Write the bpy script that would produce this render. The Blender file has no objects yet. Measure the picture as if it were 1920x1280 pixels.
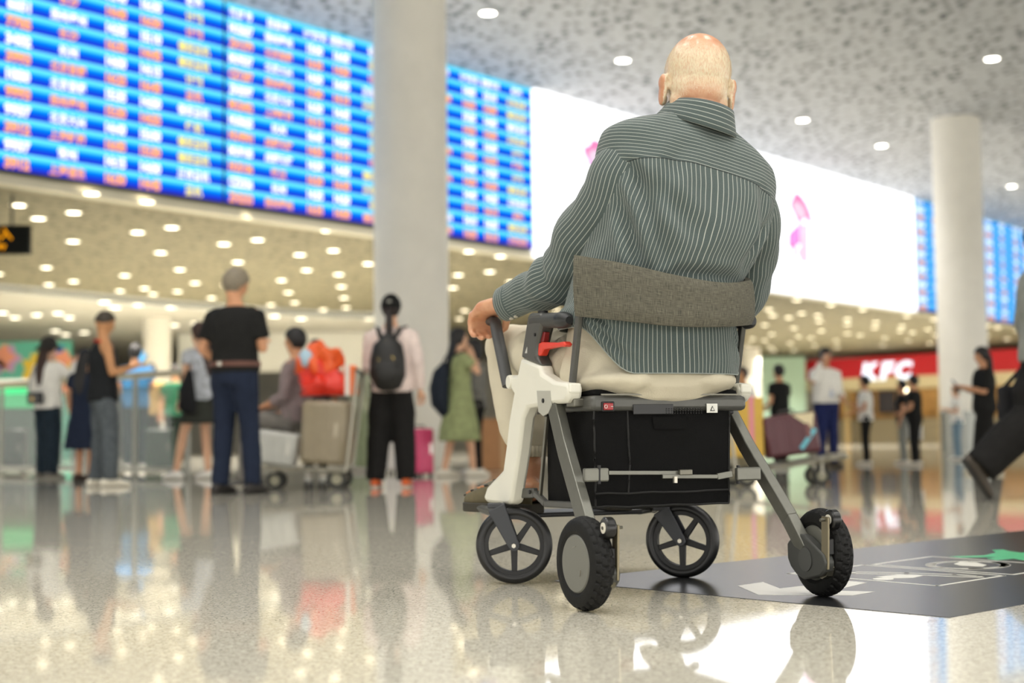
import bpy, bmesh, math, random
import numpy as np
from mathutils import Vector, Matrix, noise

random.seed(7)
SC = bpy.context.scene
COL = SC.collection
PI = math.pi

# ------------------------------------------------------------------ camera
FPX, HC, PITCH, ROLL = 2667.0, 0.41, math.atan(182 / 2667.0), 0.012
_F = Vector((0, math.cos(PITCH), math.sin(PITCH)))
_U0 = Vector((0, -math.sin(PITCH), math.cos(PITCH)))
_R0 = Vector((1, 0, 0))
_R = math.cos(ROLL) * _R0 - math.sin(ROLL) * _U0
_U = math.sin(ROLL) * _R0 + math.cos(ROLL) * _U0
CAM = Vector((0, 0, HC))
cd = bpy.data.cameras.new('camera')
cam = bpy.data.objects.new('camera', cd)
COL.objects.link(cam)
m3 = Matrix((_R, _U, -_F)).transposed()
cam.matrix_world = Matrix.Translation(CAM) @ m3.to_4x4()
cd.sensor_width = 36.0
cd.lens = 36.0 * FPX / 1920.0
cd.clip_end = 300
cd.dof.use_dof = True
cd.dof.focus_distance = 3.62
cd.dof.aperture_fstop = 2.3
SC.camera = cam

# ------------------------------------------------------------------ world and exposure
SC.view_settings.view_transform = 'Standard'
SC.view_settings.look = 'None'
SC.view_settings.gamma = 1.0
SC.view_settings.use_curve_mapping = False
SC.view_settings.exposure = 0.68
wd = bpy.data.worlds.new('hall_ambience')
wd.use_nodes = True
wd.node_tree.nodes['Background'].inputs[0].default_value = (1.0, 0.965, 0.91, 1)
wd.node_tree.nodes['Background'].inputs[1].default_value = 2.25
SC.world = wd
SC.cycles.use_denoising = True
SC.cycles.max_bounces = 8
SC.cycles.sample_clamp_indirect = 6.0

E_HIGH, E_LOW, E_FAR = 8.0, 6.5, 6.5            # glow of the three kinds of downlight
P_HIGH, P_LOW, P_FAR = 250.0, 310.0, 170.0      # watts of their downward beams
E_AD, E_BOARD = 1.3, .82                        # glow of the LED walls

# ------------------------------------------------------------------ measuring helpers
def ray(px, py):
    return _F + (px - 960) / FPX * _R - (py - 640) / FPX * _U
def hit(px, py, p0, n):
    d = ray(px, py); n = Vector(n); p0 = Vector(p0)
    return CAM + d * ((p0 - CAM).dot(n) / d.dot(n))
def atz(px, py, h=0.0): return hit(px, py, (0, 0, h), (0, 0, 1))
def aty(px, py, y): return hit(px, py, (0, y, 0), (0, 1, 0))
PSI = math.radians(21)                          # heading of the chair
CO = Vector((.475, 3.52, 0))                    # middle of its rear axle on the floor
CU = Vector((-math.sin(PSI), math.cos(PSI), 0)); CR = Vector((math.cos(PSI), math.sin(PSI), 0))
def loc(p):
    d = p - CO
    return Vector((d.dot(CR), d.dot(CU), d.z))
def LX(px, py, X): return loc(hit(px, py, CO + X * CR, CR))
def LY(px, py, Y): return loc(hit(px, py, CO + Y * CU, CU))

# ------------------------------------------------------------------ materials
def srgb(c):
    return tuple((x / 12.92 if x <= .04045 else ((x + .055) / 1.055) ** 2.4) for x in (v / 255. for v in c))
MATS = {}
def mat(name, rgb=(128, 128, 128), rough=.6, metal=0.0, noise_amt=0.0, scale=60., bump=0.0, bscale=None, spec=.5, emit=None, es=1.0, sub=0.0, coat=0.0, alpha=None, trans=0.0, sample=True):
    if name in MATS: return MATS[name]
    m = bpy.data.materials.new(name); m.use_nodes = True
    nt = m.node_tree; b = nt.nodes['Principled BSDF']
    c = srgb(rgb) + (1,)
    b.inputs['Base Color'].default_value = c
    b.inputs['Roughness'].default_value = rough
    b.inputs['Metallic'].default_value = metal
    b.inputs['Specular IOR Level'].default_value = spec
    b.inputs['Coat Weight'].default_value = coat
    if trans: b.inputs['Transmission Weight'].default_value = trans
    if sub:
        b.inputs['Subsurface Weight'].default_value = sub
        b.inputs['Subsurface Radius'].default_value = (.012, .005, .003)
        b.inputs['Subsurface Scale'].default_value = 1.0
    if emit is not None:
        b.inputs['Emission Color'].default_value = srgb(emit) + (1,)
        b.inputs['Emission Strength'].default_value = es
    if alpha is not None: b.inputs['Alpha'].default_value = alpha
    if noise_amt or bump:
        tc = nt.nodes.new('ShaderNodeTexCoord')
        nz = nt.nodes.new('ShaderNodeTexNoise'); nz.inputs['Scale'].default_value = scale; nz.inputs['Detail'].default_value = 4
        nt.links.new(tc.outputs['Object'], nz.inputs['Vector'])
        if noise_amt:
            mr = nt.nodes.new('ShaderNodeMapRange')
            mr.inputs['From Min'].default_value = .3; mr.inputs['From Max'].default_value = .7
            mr.inputs['To Min'].default_value = 1 - noise_amt; mr.inputs['To Max'].default_value = 1 + noise_amt
            nt.links.new(nz.outputs['Fac'], mr.inputs['Value'])
            mx = nt.nodes.new('ShaderNodeMix'); mx.data_type = 'RGBA'; mx.blend_type = 'MULTIPLY'
            mx.inputs['Factor'].default_value = 1; mx.inputs['A'].default_value = c
            nt.links.new(mr.outputs['Result'], mx.inputs['B'])
            nt.links.new(mx.outputs['Result'], b.inputs['Base Color'])
        if bump:
            bz = nz
            if bscale:
                bz = nt.nodes.new('ShaderNodeTexNoise'); bz.inputs['Scale'].default_value = bscale; bz.inputs['Detail'].default_value = 3
                nt.links.new(tc.outputs['Object'], bz.inputs['Vector'])
            bp = nt.nodes.new('ShaderNodeBump'); bp.inputs['Strength'].default_value = bump; bp.inputs['Distance'].default_value = .004
            nt.links.new(bz.outputs['Fac'], bp.inputs['Height']); nt.links.new(bp.outputs['Normal'], b.inputs['Normal'])
    if not sample:
        m.cycles.emission_sampling = 'NONE'
    MATS[name] = m
    return m
def glow(name, rgb, es, sample=True):
    if name in MATS: return MATS[name]
    m = bpy.data.materials.new(name); m.use_nodes = True
    nt = m.node_tree; nt.nodes.clear()
    o = nt.nodes.new('ShaderNodeOutputMaterial'); e = nt.nodes.new('ShaderNodeEmission')
    e.inputs[0].default_value = srgb(rgb) + (1,); e.inputs[1].default_value = es
    nt.links.new(e.outputs[0], o.inputs[0])
    if not sample: m.cycles.emission_sampling = 'NONE'
    MATS[name] = m
    return m

# ------------------------------------------------------------------ mesh helpers
class MB:
    def __init__(s): s.v = []; s.f = []; s.uv = {}; s.uv2 = {}
    def add(s, vs, fs):
        k = len(s.v); s.v += [Vector(p) for p in vs]; s.f += [tuple(i + k for i in f) for f in fs]
        return k
    def box(s, c, size, M=None):
        x, y, z = [t / 2 for t in size]; c = Vector(c)
        vs = [Vector((i * x, j * y, k * z)) for i in (-1, 1) for j in (-1, 1) for k in (-1, 1)]
        vs = [c + ((M @ p) if M else p) for p in vs]
        s.add(vs, [(0, 1, 3, 2), (4, 6, 7, 5), (0, 4, 5, 1), (2, 3, 7, 6), (0, 2, 6, 4), (1, 5, 7, 3)])
        return s
    def bar(s, p0, p1, w, h, up=(0, 0, 1)):
        p0, p1 = Vector(p0), Vector(p1); t = (p1 - p0); L = t.length; t.normalize()
        sd = t.cross(Vector(up)); sd.normalize(); u = sd.cross(t)
        M = Matrix((sd, t, u)).transposed()
        return s.box((p0 + p1) / 2, (w, L, h), M)
    def tube(s, pts, rad, n=12, ref=(0, 0, 1), cap=True, dome=False):
        pts = [Vector(p) for p in pts]; N = len(pts)
        if not isinstance(rad, (list,)): rad = [rad] * N
        rings = []; ref = Vector(ref)
        for i, p in enumerate(pts):
            t = (pts[min(i + 1, N - 1)] - pts[max(i - 1, 0)]).normalized()
            a = ref - t * ref.dot(t)
            if a.length < 1e-4: a = Vector((1, 0, 0)) - t * t.x
            if a.length < 1e-4: a = Vector((0, 1, 0))
            a.normalize(); b = t.cross(a)
            ra, rb = rad[i] if isinstance(rad[i], tuple) else (rad[i], rad[i])
            rings.append((p, a, b, ra, rb, t))
        if dome:
            f = rings[0]; l = rings[-1]; pre = []; post = []
            for q in (.0, .5, .85):
                c = math.sqrt(1 - q * q); e = min(f[3], f[4])
                pre.insert(0, (f[0] - f[5] * e * q, f[1], f[2], f[3] * c, f[4] * c, f[5]))
                e = min(l[3], l[4])
                post.append((l[0] + l[5] * e * q, l[1], l[2], l[3] * c, l[4] * c, l[5]))
            rings = pre + rings[1:-1] + post
        vs = []; fs = []
        for p, a, b, ra, rb, t in rings:
            for j in range(n):
                q = 2 * PI * j / n
                vs.append(p + b * ra * math.cos(q) + a * rb * math.sin(q))
        R = len(rings)
        for i in range(R - 1):
            for j in range(n):
                k = (j + 1) % n
                fs.append((i * n + j, i * n + k, (i + 1) * n + k, (i + 1) * n + j))
        if cap:
            fs.append(tuple(range(n - 1, -1, -1))); fs.append(tuple((R - 1) * n + j for j in range(n)))
        s.add(vs, fs)
        return s
    def ell(s, c, r, M=None, n=14, m=9):
        c = Vector(c); vs = []; fs = []
        for i in range(m + 1):
            th = PI * i / m
            for j in range(n):
                ph = 2 * PI * j / n
                p = Vector((r[0] * math.sin(th) * math.cos(ph), r[1] * math.sin(th) * math.sin(ph), r[2] * math.cos(th)))
                vs.append(c + (M @ p if M else p))
        for i in range(m):
            for j in range(n):
                k = (j + 1) % n
                fs.append((i * n + j, (i + 1) * n + j, (i + 1) * n + k, i * n + k))
        s.add(vs, fs)
        return s
    def prism(s, poly, off):
        n = len(poly); off = Vector(off); poly = [Vector(p) for p in poly]
        s.add(poly + [p + off for p in poly], [tuple(range(n))[::-1], tuple(range(n, 2 * n))] + [(i, (i + 1) % n, n + (i + 1) % n, n + i) for i in range(n)])
        return s
    def lathe(s, prof, c, axis, n=32, mod=None, closed=True):
        c = Vector(c); ax = Vector(axis).normalized()
        a = ax.orthogonal().normalized() if abs(ax.z) > .9 else (Vector((0, 0, 1)) - ax * ax.z).normalized()
        b = ax.cross(a); P = len(prof); vs = []; fs = []
        for j in range(n):
            q = 2 * PI * j / n
            for i, (rr, h) in enumerate(prof):
                r2 = rr + (mod(q, i, h) if mod else 0)
                vs.append(c + ax * h + (a * math.cos(q) + b * math.sin(q)) * r2)
        for j in range(n):
            k = (j + 1) % n
            for i in range(P if closed else P - 1):
                i2 = (i + 1) % P
                fs.append((j * P + i, k * P + i, k * P + i2, j * P + i2))
        s.add(vs, fs)
        return s
    def grid(s, P, uv=None, uv2=None):
        R, C = len(P), len(P[0])
        k = s.add([p for r in P for p in r], [(i * C + j, i * C + j + 1, (i + 1) * C + j + 1, (i + 1) * C + j) for i in range(R - 1) for j in range(C - 1)])
        for i in range(R):
            for j in range(C):
                if uv: s.uv[k + i * C + j] = uv[i][j]
                if uv2: s.uv2[k + i * C + j] = uv2[i][j]
        return s
    def mesh(s, name):
        me = bpy.data.meshes.new(name)
        me.from_pydata([tuple(p) for p in s.v], [], s.f)
        for nm, d in (('UVMap', s.uv), ('UVSeam', s.uv2)):
            if d:
                l = me.uv_layers.new(name=nm)
                idx = np.empty(len(me.loops), dtype=np.int32); me.loops.foreach_get('vertex_index', idx)
                arr = np.array([d.get(int(i), (0, 0)) for i in idx], dtype=np.float32).ravel()
                l.data.foreach_set('uv', arr)
        me.update()
        return me
    def build(s, name, m, parent=None, smooth=35, bevel=0.0, fix=True, **tags):
        me = s.mesh(name)
        if fix:
            bm = bmesh.new(); bm.from_mesh(me); bmesh.ops.recalc_face_normals(bm, faces=bm.faces); bm.to_mesh(me); bm.free()
        return link(name, me, m, parent, smooth, bevel, **tags)
def link(name, me, m, parent=None, smooth=35, bevel=0.0, **tags):
    o = bpy.data.objects.new(name, me); COL.objects.link(o)
    if m is not None and not len(me.materials): me.materials.append(m)
    if smooth:
        me.polygons.foreach_set('use_smooth', [True] * len(me.polygons))
        if smooth < 180: me.set_sharp_from_angle(angle=math.radians(smooth))
    if bevel:
        md = o.modifiers.new('bevel', 'BEVEL'); md.width = bevel; md.segments = 2; md.limit_method = 'ANGLE'; md.angle_limit = math.radians(40)
    if parent is not None: o.parent = parent
    tag(o, **tags)
    return o
def tag(o, label=None, cat=None, group=None, kind=None):
    if label: o['label'] = label
    if cat: o['category'] = cat
    if group: o['group'] = group
    if kind: o['kind'] = kind
    return o
def empty(name, locn, rz=0.0, sc=1.0, **tags):
    o = bpy.data.objects.new(name, None); COL.objects.link(o)
    o.location = locn; o.rotation_euler = (0, 0, rz); o.scale = (sc, sc, sc); o.empty_display_size = .1
    return tag(o, **tags)
def like(name, root, **tags):
    return empty(name, root.location, root.rotation_euler[2], root.scale[0], **tags)
def copy_tree(o, parent=None):
    c = o.copy(); COL.objects.link(c); c.parent = parent
    for ch in o.children: copy_tree(ch, c)
    return c
def remesh(mb, voxel, iters=3, disp=None):
    me = mb.mesh('tmp'); o = bpy.data.objects.new('tmp', me); COL.objects.link(o)
    bm = bmesh.new(); bm.from_mesh(me); bmesh.ops.recalc_face_normals(bm, faces=bm.faces); bm.to_mesh(me); bm.free()
    md = o.modifiers.new('r', 'REMESH'); md.mode = 'VOXEL'; md.voxel_size = voxel; md.use_smooth_shade = True
    if iters:
        sm = o.modifiers.new('s', 'SMOOTH'); sm.factor = .5; sm.iterations = iters
    dg = bpy.context.evaluated_depsgraph_get()
    out = bpy.data.meshes.new_from_object(o.evaluated_get(dg))
    bpy.data.objects.remove(o); bpy.data.meshes.remove(me)
    if disp:
        nrm = [v.normal.copy() for v in out.vertices]
        for v, n in zip(out.vertices, nrm): v.co = v.co + n * disp(v.co, n)
        out.update()
    return out
def join_meshes(me, mb):
    """append the loose shapes of mb to the mesh me"""
    bm = bmesh.new(); bm.from_mesh(me); t = mb.mesh('tmp'); bm.from_mesh(t); bm.to_mesh(me); bm.free(); bpy.data.meshes.remove(t)
    me.update()
    return me
def spline(pts, k=6):
    """Catmull-Rom through tuples of any length"""
    P = [np.array(p, float) for p in pts]; out = []
    for i in range(len(P) - 1):
        p0 = P[max(i - 1, 0)]; p1 = P[i]; p2 = P[i + 1]; p3 = P[min(i + 2, len(P) - 1)]
        for j in range(k):
            t = j / k
            out.append(.5 * (2 * p1 + (p2 - p0) * t + (2 * p0 - 5 * p1 + 4 * p2 - p3) * t * t + (3 * p1 - p0 - 3 * p2 + p3) * t ** 3))
    out.append(P[-1])
    return out
def smooth01(a, b, x):
    t = min(1, max(0, (x - a) / (b - a))); return t * t * (3 - 2 * t)
TEXTS = {}
def make_texts(strings):
    obs = []
    for s in sorted(set(strings) - set(TEXTS)):
        c = bpy.data.curves.new('t', 'FONT'); c.body = s.lstrip('*'); c.size = 1; c.resolution_u = 2; c.offset = .045 if s[0] == '*' else (.052 if s.isascii() else .026); c.shear = .18 if s[0] == '*' else 0
        o = bpy.data.objects.new('t', c); COL.objects.link(o); obs.append((s, o))
    bpy.context.view_layer.update()
    dg = bpy.context.evaluated_depsgraph_get()
    for s, o in obs:
        me = bpy.data.meshes.new_from_object(o.evaluated_get(dg))
        v = [tuple(p.co) for p in me.vertices]; f = [tuple(p.vertices) for p in me.polygons]
        xs = [p[0] for p in v] or [0]; ys = [p[1] for p in v] or [0]
        TEXTS[s] = (v, f, min(xs), max(xs), min(ys), max(ys))
        c = o.data; bpy.data.objects.remove(o); bpy.data.curves.remove(c); bpy.data.meshes.remove(me)
def put_text(mb, s, fn, x0, x1, y0, y1, align=None):
    """lay the word s into the box; fn maps (x, y) to a point"""
    v, f, a, b, c, d = TEXTS[s]
    if not v: return
    k = (y1 - y0) / (d - c); w = (b - a) * k
    sx = k if w <= (x1 - x0) else (x1 - x0) / (b - a)
    cx = (x0 + x1) / 2 - (b - a) * sx / 2
    mb.add([fn(cx + (p[0] - a) * sx, y0 + (p[1] - c) * k) for p in v], f)

# ================================================================== STRUCTURE
H1, H2 = 7.6, 4.1
WA = Vector((.404, 28.985, 0)); WD = Vector((.6404, .7680, 0)); WN = Vector((.7680, -.6404, 0))
def W(s, z, off=0.0): return WA + WD * s + WN * off + Vector((0, 0, z))
def ws(px, py):
    q = hit(px, py, WA, WN); return (q - WA).dot(WD), q.z

def speckle_ceiling(name, light, dark, scale):
    m = bpy.data.materials.new(name); m.use_nodes = True; nt = m.node_tree; b = nt.nodes['Principled BSDF']
    tc = nt.nodes.new('ShaderNodeTexCoord'); mp = nt.nodes.new('ShaderNodeMapping'); mp.inputs['Scale'].default_value = (1, .6, 1); mp.inputs['Rotation'].default_value = (0, 0, .7)
    nt.links.new(tc.outputs['Object'], mp.inputs['Vector'])
    v = nt.nodes.new('ShaderNodeTexVoronoi'); v.inputs['Scale'].default_value = scale
    nt.links.new(mp.outputs[0], v.inputs['Vector'])
    r2 = nt.nodes.new('ShaderNodeMapRange'); r2.inputs['From Min'].default_value = .24; r2.inputs['From Max'].default_value = .54; r2.inputs['To Min'].default_value = 1; r2.inputs['To Max'].default_value = 0
    nt.links.new(v.outputs['Distance'], r2.inputs['Value'])
    sp = nt.nodes.new('ShaderNodeSeparateColor'); nt.links.new(v.outputs['Color'], sp.inputs[0])
    r = nt.nodes.new('ShaderNodeMapRange'); r.inputs['From Min'].default_value = .1; r.inputs['From Max'].default_value = .8; r.inputs['To Min'].default_value = .15
    nt.links.new(sp.outputs[0], r.inputs['Value'])
    mu = nt.nodes.new('ShaderNodeMath'); mu.operation = 'MULTIPLY'
    nt.links.new(r.outputs[0], mu.inputs[0]); nt.links.new(r2.outputs[0], mu.inputs[1])
    mx = nt.nodes.new('ShaderNodeMix'); mx.data_type = 'RGBA'
    mx.inputs['A'].default_value = srgb(light) + (1,); mx.inputs['B'].default_value = srgb(dark) + (1,)
    nt.links.new(mu.outputs[0], mx.inputs['Factor']); nt.links.new(mx.outputs['Result'], b.inputs['Base Color'])
    b.inputs['Roughness'].default_value = .7; b.inputs['Specular IOR Level'].default_value = .2
    return m
def granite(name):
    m = bpy.data.materials.new(name); m.use_nodes = True; nt = m.node_tree; b = nt.nodes['Principled BSDF']
    tc = nt.nodes.new('ShaderNodeNewGeometry')
    def nz(scale, detail):
        n = nt.nodes.new('ShaderNodeTexNoise'); n.inputs['Scale'].default_value = scale; n.inputs['Detail'].default_value = detail
        nt.links.new(tc.outputs['Position'], n.inputs['Vector']); return n
    def ramp(n, lo, hi, a, bb):
        r = nt.nodes.new('ShaderNodeMapRange'); r.inputs['From Min'].default_value = lo; r.inputs['From Max'].default_value = hi
        r.inputs['To Min'].default_value = a; r.inputs['To Max'].default_value = bb
        nt.links.new(n.outputs['Fac'], r.inputs['Value']); return r
    def mix(f, a, c, fac=None):
        x = nt.nodes.new('ShaderNodeMix'); x.data_type = 'RGBA'
        for key, val in (('A', a), ('B', c)):
            if isinstance(val, tuple): x.inputs[key].default_value = srgb(val) + (1,)
            else: nt.links.new(val, x.inputs[key])
        nt.links.new(f, x.inputs['Factor']); return x.outputs['Result']
    big = ramp(nz(55, 2), .35, .65, 0, 1)
    c = mix(big.outputs[0], (222, 217, 201), (194, 189, 173))
    dk = ramp(nz(150, 2), .55, .63, 0, .62)
    c = mix(dk.outputs[0], c, (84, 81, 74))
    lt = ramp(nz(115, 1), .60, .68, 0, .7)
    c = mix(lt.outputs[0], c, (236, 230, 212))
    nt.links.new(c, b.inputs['Base Color'])
    rr = ramp(nz(9, 3), .3, .7, .03, .055)
    nt.links.new(rr.outputs[0], b.inputs['Roughness'])
    b.inputs['IOR'].default_value = 1.38
    return m
M_CEIL = speckle_ceiling('ceiling_panel_high', (204, 207, 210), (92, 96, 100), 5.6)
M_LOW = speckle_ceiling('ceiling_panel_low', (124, 118, 96), (70, 64, 46), 7.5)
M_PLAIN = mat('ceiling_plain', (190, 187, 176), .7)
M_FLOOR = granite('polished_granite')
M_WHITE = mat('white_paint', (232, 228, 216), .45, noise_amt=.03, scale=3)
M_FAR = mat('far_wall_paint', (176, 172, 156), .7, noise_amt=.06, scale=1.5)

def quad(name, pts, m, **k):
    mb = MB(); mb.prism(pts, (0, 0, .25)); return mb.build(name, m, None, 0, **k)
quad('ceiling', [W(-60, H1), W(55, H1), W(55, H1, 48), W(-60, H1, 48)], M_CEIL, kind='structure', label='high grey speckled metal ceiling above the hall')
quad('ceiling', [W(-60, H2, -.35), W(80, H2, -.35), W(80, H2, -75), W(-60, H2, -75)], M_LOW, kind='structure', label='low beige speckled ceiling behind the screens')
mb = MB(); mb.prism([W(-60, H2, 0), W(60, H2, 0), W(60, H2, -.35), W(-60, H2, -.35)], (0, 0, H1 - H2))
mb.build('wall_fascia', mat('fascia_paint', (170, 164, 140), .6), None, 0, kind='structure', label='tall fascia wall that carries the screens')
mb = MB(); mb.prism([W(-60, H2 - .02, .05), W(18.1, H2 - .02, .05), W(18.1, H2 - .02, -.1), W(-60, H2 - .02, -.1)], (0, 0, .12))
mb.build('trim_1', mat('fascia_trim', (206, 200, 178), .5), None, 0, kind='structure')
# plain far ceiling with a curved front edge
front = [(-160, 518), (-60, 526), (0, 532), (60, 537), (130, 544), (190, 550), (260, 557), (330, 563), (460, 572), (560, 580), (640, 584), (705, 585)]
fp = [atz(x, y, H2) for x, y in front]
low = [p - Vector((0, 0, .16)) for p in fp]
back = [Vector((fp[-1].x + 3.0, 67, H2 - .16)), Vector((-45, 67, H2 - .16))]
mb = MB(); mb.prism(low + back, (0, 0, .1))
mb.build('ceiling', M_PLAIN, None, 0, kind='structure', label='plain far ceiling beyond the curved edge')
mb = MB()
mb.prism([p - Vector((0, 0, .17)) for p in fp] + [p + Vector((0, .35, -.17)) for p in reversed(fp)], (0, 0, .168))
mb.build('trim_2', mat('cove_paint', (208, 212, 210), .5), None, 0, kind='structure', label='curved pale cove at the edge of low ceiling')
# floor: a bed and the granite slabs nearest to the camera
mb = MB(); mb.box((0, 30, -.104), (120, 110, .2))
floor = mb.build('floor', M_FLOOR, None, 0, kind='structure', label='polished speckled granite floor')
G0 = Vector((.967, 3.205, 0)); g1 = Vector((.72, .694, 0)).normalized(); g2 = Vector((-g1.y, g1.x, 0)); TS = 1.2
tmb = MB(); tmb.prism([g1 * .0008 + g2 * .0008, g1 * (TS - .0008) + g2 * .0008, g1 * (TS - .0008) + g2 * (TS - .0008), g1 * .0008 + g2 * (TS - .0008)], (0, 0, .004))
tme = tmb.mesh('floor_tile'); tme.materials.append(M_FLOOR)
for i in range(-14, 22):
    for j in range(-14, 22):
        o0 = G0 + g1 * i * TS + g2 * j * TS
        c = o0 + (g1 + g2) * TS / 2
        if 1.0 < c.y < 16 and abs(c.x) < .40 * c.y + 1.4:
            o = bpy.data.objects.new('floor_tile', tme); COL.objects.link(o)
            o.location = (o0.x, o0.y, -.004); o.parent = floor
# walls at the far end
mb = MB(); mb.box((0, 67.2, 3), (130, .4, 9)); mb.build('wall_back', M_FAR, None, 0, kind='structure', label='far end wall of the hall')
a = aty(335, 600, 46); b = aty(705, 690, 46)
mb = MB(); mb.box(((a.x + b.x) / 2, 46.2, 3.3), (b.x - a.x, .4, 1.25))
mb.build('wall_bulkhead', mat('bulkhead_white', (228, 226, 216), .6), None, 0, kind='structure', label='white bulkhead hanging from far ceiling')
# pillars
def pillar(name, p, r, h, label, skirt=True):
    mb = MB(); mb.lathe([(0, 0), (r, 0), (r, h), (0, h)], p, (0, 0, 1), 64, closed=False)
    o = mb.build(name, M_WHITE, None, 40, kind='structure', label=label)
    if skirt:
        mb = MB(); mb.lathe([(r + .012, 0), (r + .012, .9), (r, .905), (r, 0)], p, (0, 0, 1), 64)
        mb.build('pillar_skirt', mat('pillar_skirt_steel', (150, 152, 146), .35, .6), o, 40)
    return o
pillar('pillar', (-1.485, 21, 0), .552, H1, 'thick round white pillar between the flight boards', False)
pillar('pillar', (10.25, 32.3, 0), .545, H1, 'round white pillar beside the red shop front')
a = aty(295, 590, 40); pillar('pillar', (a.x, 40, 0), .38, H2 - .15, 'far slim white pillar behind glass railing', False)
a = aty(1405, 660, 60); pillar('pillar', (a.x, 60, 0), .45, H2, 'far slim white pillar beside pale green wall', False)

# ------------------------------------------------------------------ downlights
def make_light(name, r, m, watt, tint):
    mb = MB(); mb.lathe([(r, -.012), (r * 1.16, -.006), (r * 1.16, .01), (r, .01)], (0, 0, 0), (0, 0, 1), 20)
    root = mb.build(name, mat('lamp_trim', (225, 222, 212), .4), None, 40)
    mb = MB(); n = 20; mb.add([(r * math.cos(2 * PI * i / n), r * math.sin(2 * PI * i / n), -.004) for i in range(n)], [tuple(reversed(range(n)))])
    d = mb.build('diffuser', m, root, 0, fix=False)
    ld = bpy.data.lights.new('lamp_beam', 'SPOT'); ld.energy = watt; ld.color = tint; ld.spot_size = math.radians(125); ld.spot_blend = .6; ld.shadow_soft_size = r
    lo = bpy.data.objects.new('lamp_beam', ld); COL.objects.link(lo); lo.parent = root; lo.location = (0, 0, -.03)
    return root
def spread(name, spots, z, r, m, label, group, watt, tint):
    first = None
    for (x, y) in spots:
        o = make_light(name, r, m, watt, tint) if first is None else copy_tree(first)
        first = first or o
        o.location = (x, y, z); tag(o, label, 'ceiling light', group)
hi = [atz(x, y, H1) for x, y in ((915, 24), (1168, 113), (1860, 110), (1505, 225), (1653, 273), (1897, 349))]
hi = [(p.x, p.y) for p in hi]
over = [(W(s, 0, o).x, W(s, 0, o).y) for s in (-32, -28, -24, -20, -16) for o in (9, 12.5, 16, 19.5, 23, 26.5)]   # unseen lamps added above the chair to light it
spread('downlight', hi + over, H1 - .002, .135, glow('lamp_glow_high', (255, 250, 238), E_HIGH), 'round downlight set in the high grey ceiling', 'downlights in the high ceiling', P_HIGH, (1, .97, .93))
lowpx = [(172, 362), (34, 384), (275, 378), (138, 398), (72, 409), (457, 407), (258, 435), (322, 426), (420, 457), (483, 449), (615, 432), (137, 452), (301, 473), (446, 491), (562, 477), (625, 469), (690, 494), (87, 501), (337, 505), (575, 506), (635, 514), (234, 516), (138, 527), (92, 533), (366, 530), (528, 525), (271, 540), (225, 545), (287, 551), (333, 546), (541, 548), (640, 537), (645, 558), (649, 576), (553, 567), (508, 571), (606, 580), (424, 534), (397, 558), (-4, 513),
  (880, 471), (859, 515), (849, 539), (871, 582), (861, 597), (892, 607), (938, 480), (918, 509), (958, 528), (1067, 565), (1044, 581),
  (1429, 552), (1494, 562), (1558, 571), (1618, 580), (1442, 580), (1449, 591), (1479, 595), (1503, 587), (1533, 591), (1536, 602), (1589, 598), (1589, 608), (1642, 604), (1640, 614), (1701, 592), (1691, 611), (1688, 620), (1711, 623), (1740, 617), (1751, 599), (1754, 628), (1434, 609), (1489, 615), (1540, 620), (1589, 625), (1613, 628), (1447, 626), (1497, 631), (1521, 633), (1568, 638), (1659, 633), (1703, 638), (1744, 643), (1410, 635), (1434, 638), (1482, 643), (1527, 647), (1570, 651), (1655, 647), (1403, 647), (1407, 654), (1445, 651), (1450, 657), (1489, 656),
  (1850, 610), (1870, 614), (1850, 630), (1888, 635), (1908, 620)]
pts = [atz(x, y, H2) for x, y in lowpx]
spread('downlight', [(p.x, p.y) for p in pts], H2 - .002, .115, glow('lamp_glow_low', (255, 240, 205), E_LOW), 'round downlight set in the low beige ceiling', 'downlights in the low ceiling', P_LOW, (1, .945, .86))
farpx = [(196, 566), (216, 576), (261, 571), (322, 576), (515, 592), (565, 597), (5, 586), (28, 595), (69, 590), (109, 587), (130, 595), (104, 620), (123, 627), (158, 623), (327, 609), (367, 605), (378, 612), (694, 597)]
pts = [atz(x, y, H2 - .16) for x, y in farpx]
spread('downlight', [(p.x, p.y) for p in pts], H2 - .162, .15, glow('lamp_glow_far', (255, 244, 215), E_FAR), 'round downlight set in the plain far ceiling', 'downlights in the plain far ceiling', P_FAR, (1, .94, .85))

# ------------------------------------------------------------------ LED walls
def row_screen(name, z0, z1, rows, stops, es):
    m = bpy.data.materials.new(name); m.use_nodes = True; nt = m.node_tree; nt.nodes.clear()
    out = nt.nodes.new('ShaderNodeOutputMaterial'); e = nt.nodes.new('ShaderNodeEmission'); e.inputs[1].default_value = es
    g = nt.nodes.new('ShaderNodeNewGeometry'); sp = nt.nodes.new('ShaderNodeSeparateXYZ'); nt.links.new(g.outputs['Position'], sp.inputs[0])
    mr = nt.nodes.new('ShaderNodeMapRange'); mr.inputs['From Min'].default_value = z0; mr.inputs['From Max'].default_value = z1; mr.inputs['To Max'].default_value = rows
    nt.links.new(sp.outputs['Z'], mr.inputs['Value'])
    fr = nt.nodes.new('ShaderNodeMath'); fr.operation = 'FRACT'; nt.links.new(mr.outputs[0], fr.inputs[0])
    cr = nt.nodes.new('ShaderNodeValToRGB'); el = cr.color_ramp.elements
    for i, (p, c) in enumerate(stops):
        x = el[i] if i < 2 else el.new(p)
        x.position = p; x.color = srgb(c) + (1,)
    nt.links.new(fr.outputs[0], cr.inputs[0]); nt.links.new(cr.outputs[0], e.inputs[0]); nt.links.new(e.outputs[0], out.inputs[0])
    return m
Z0 = 4.285; ROWS = 13; RH = (H1 - .01 - Z0) / ROWS
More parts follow.
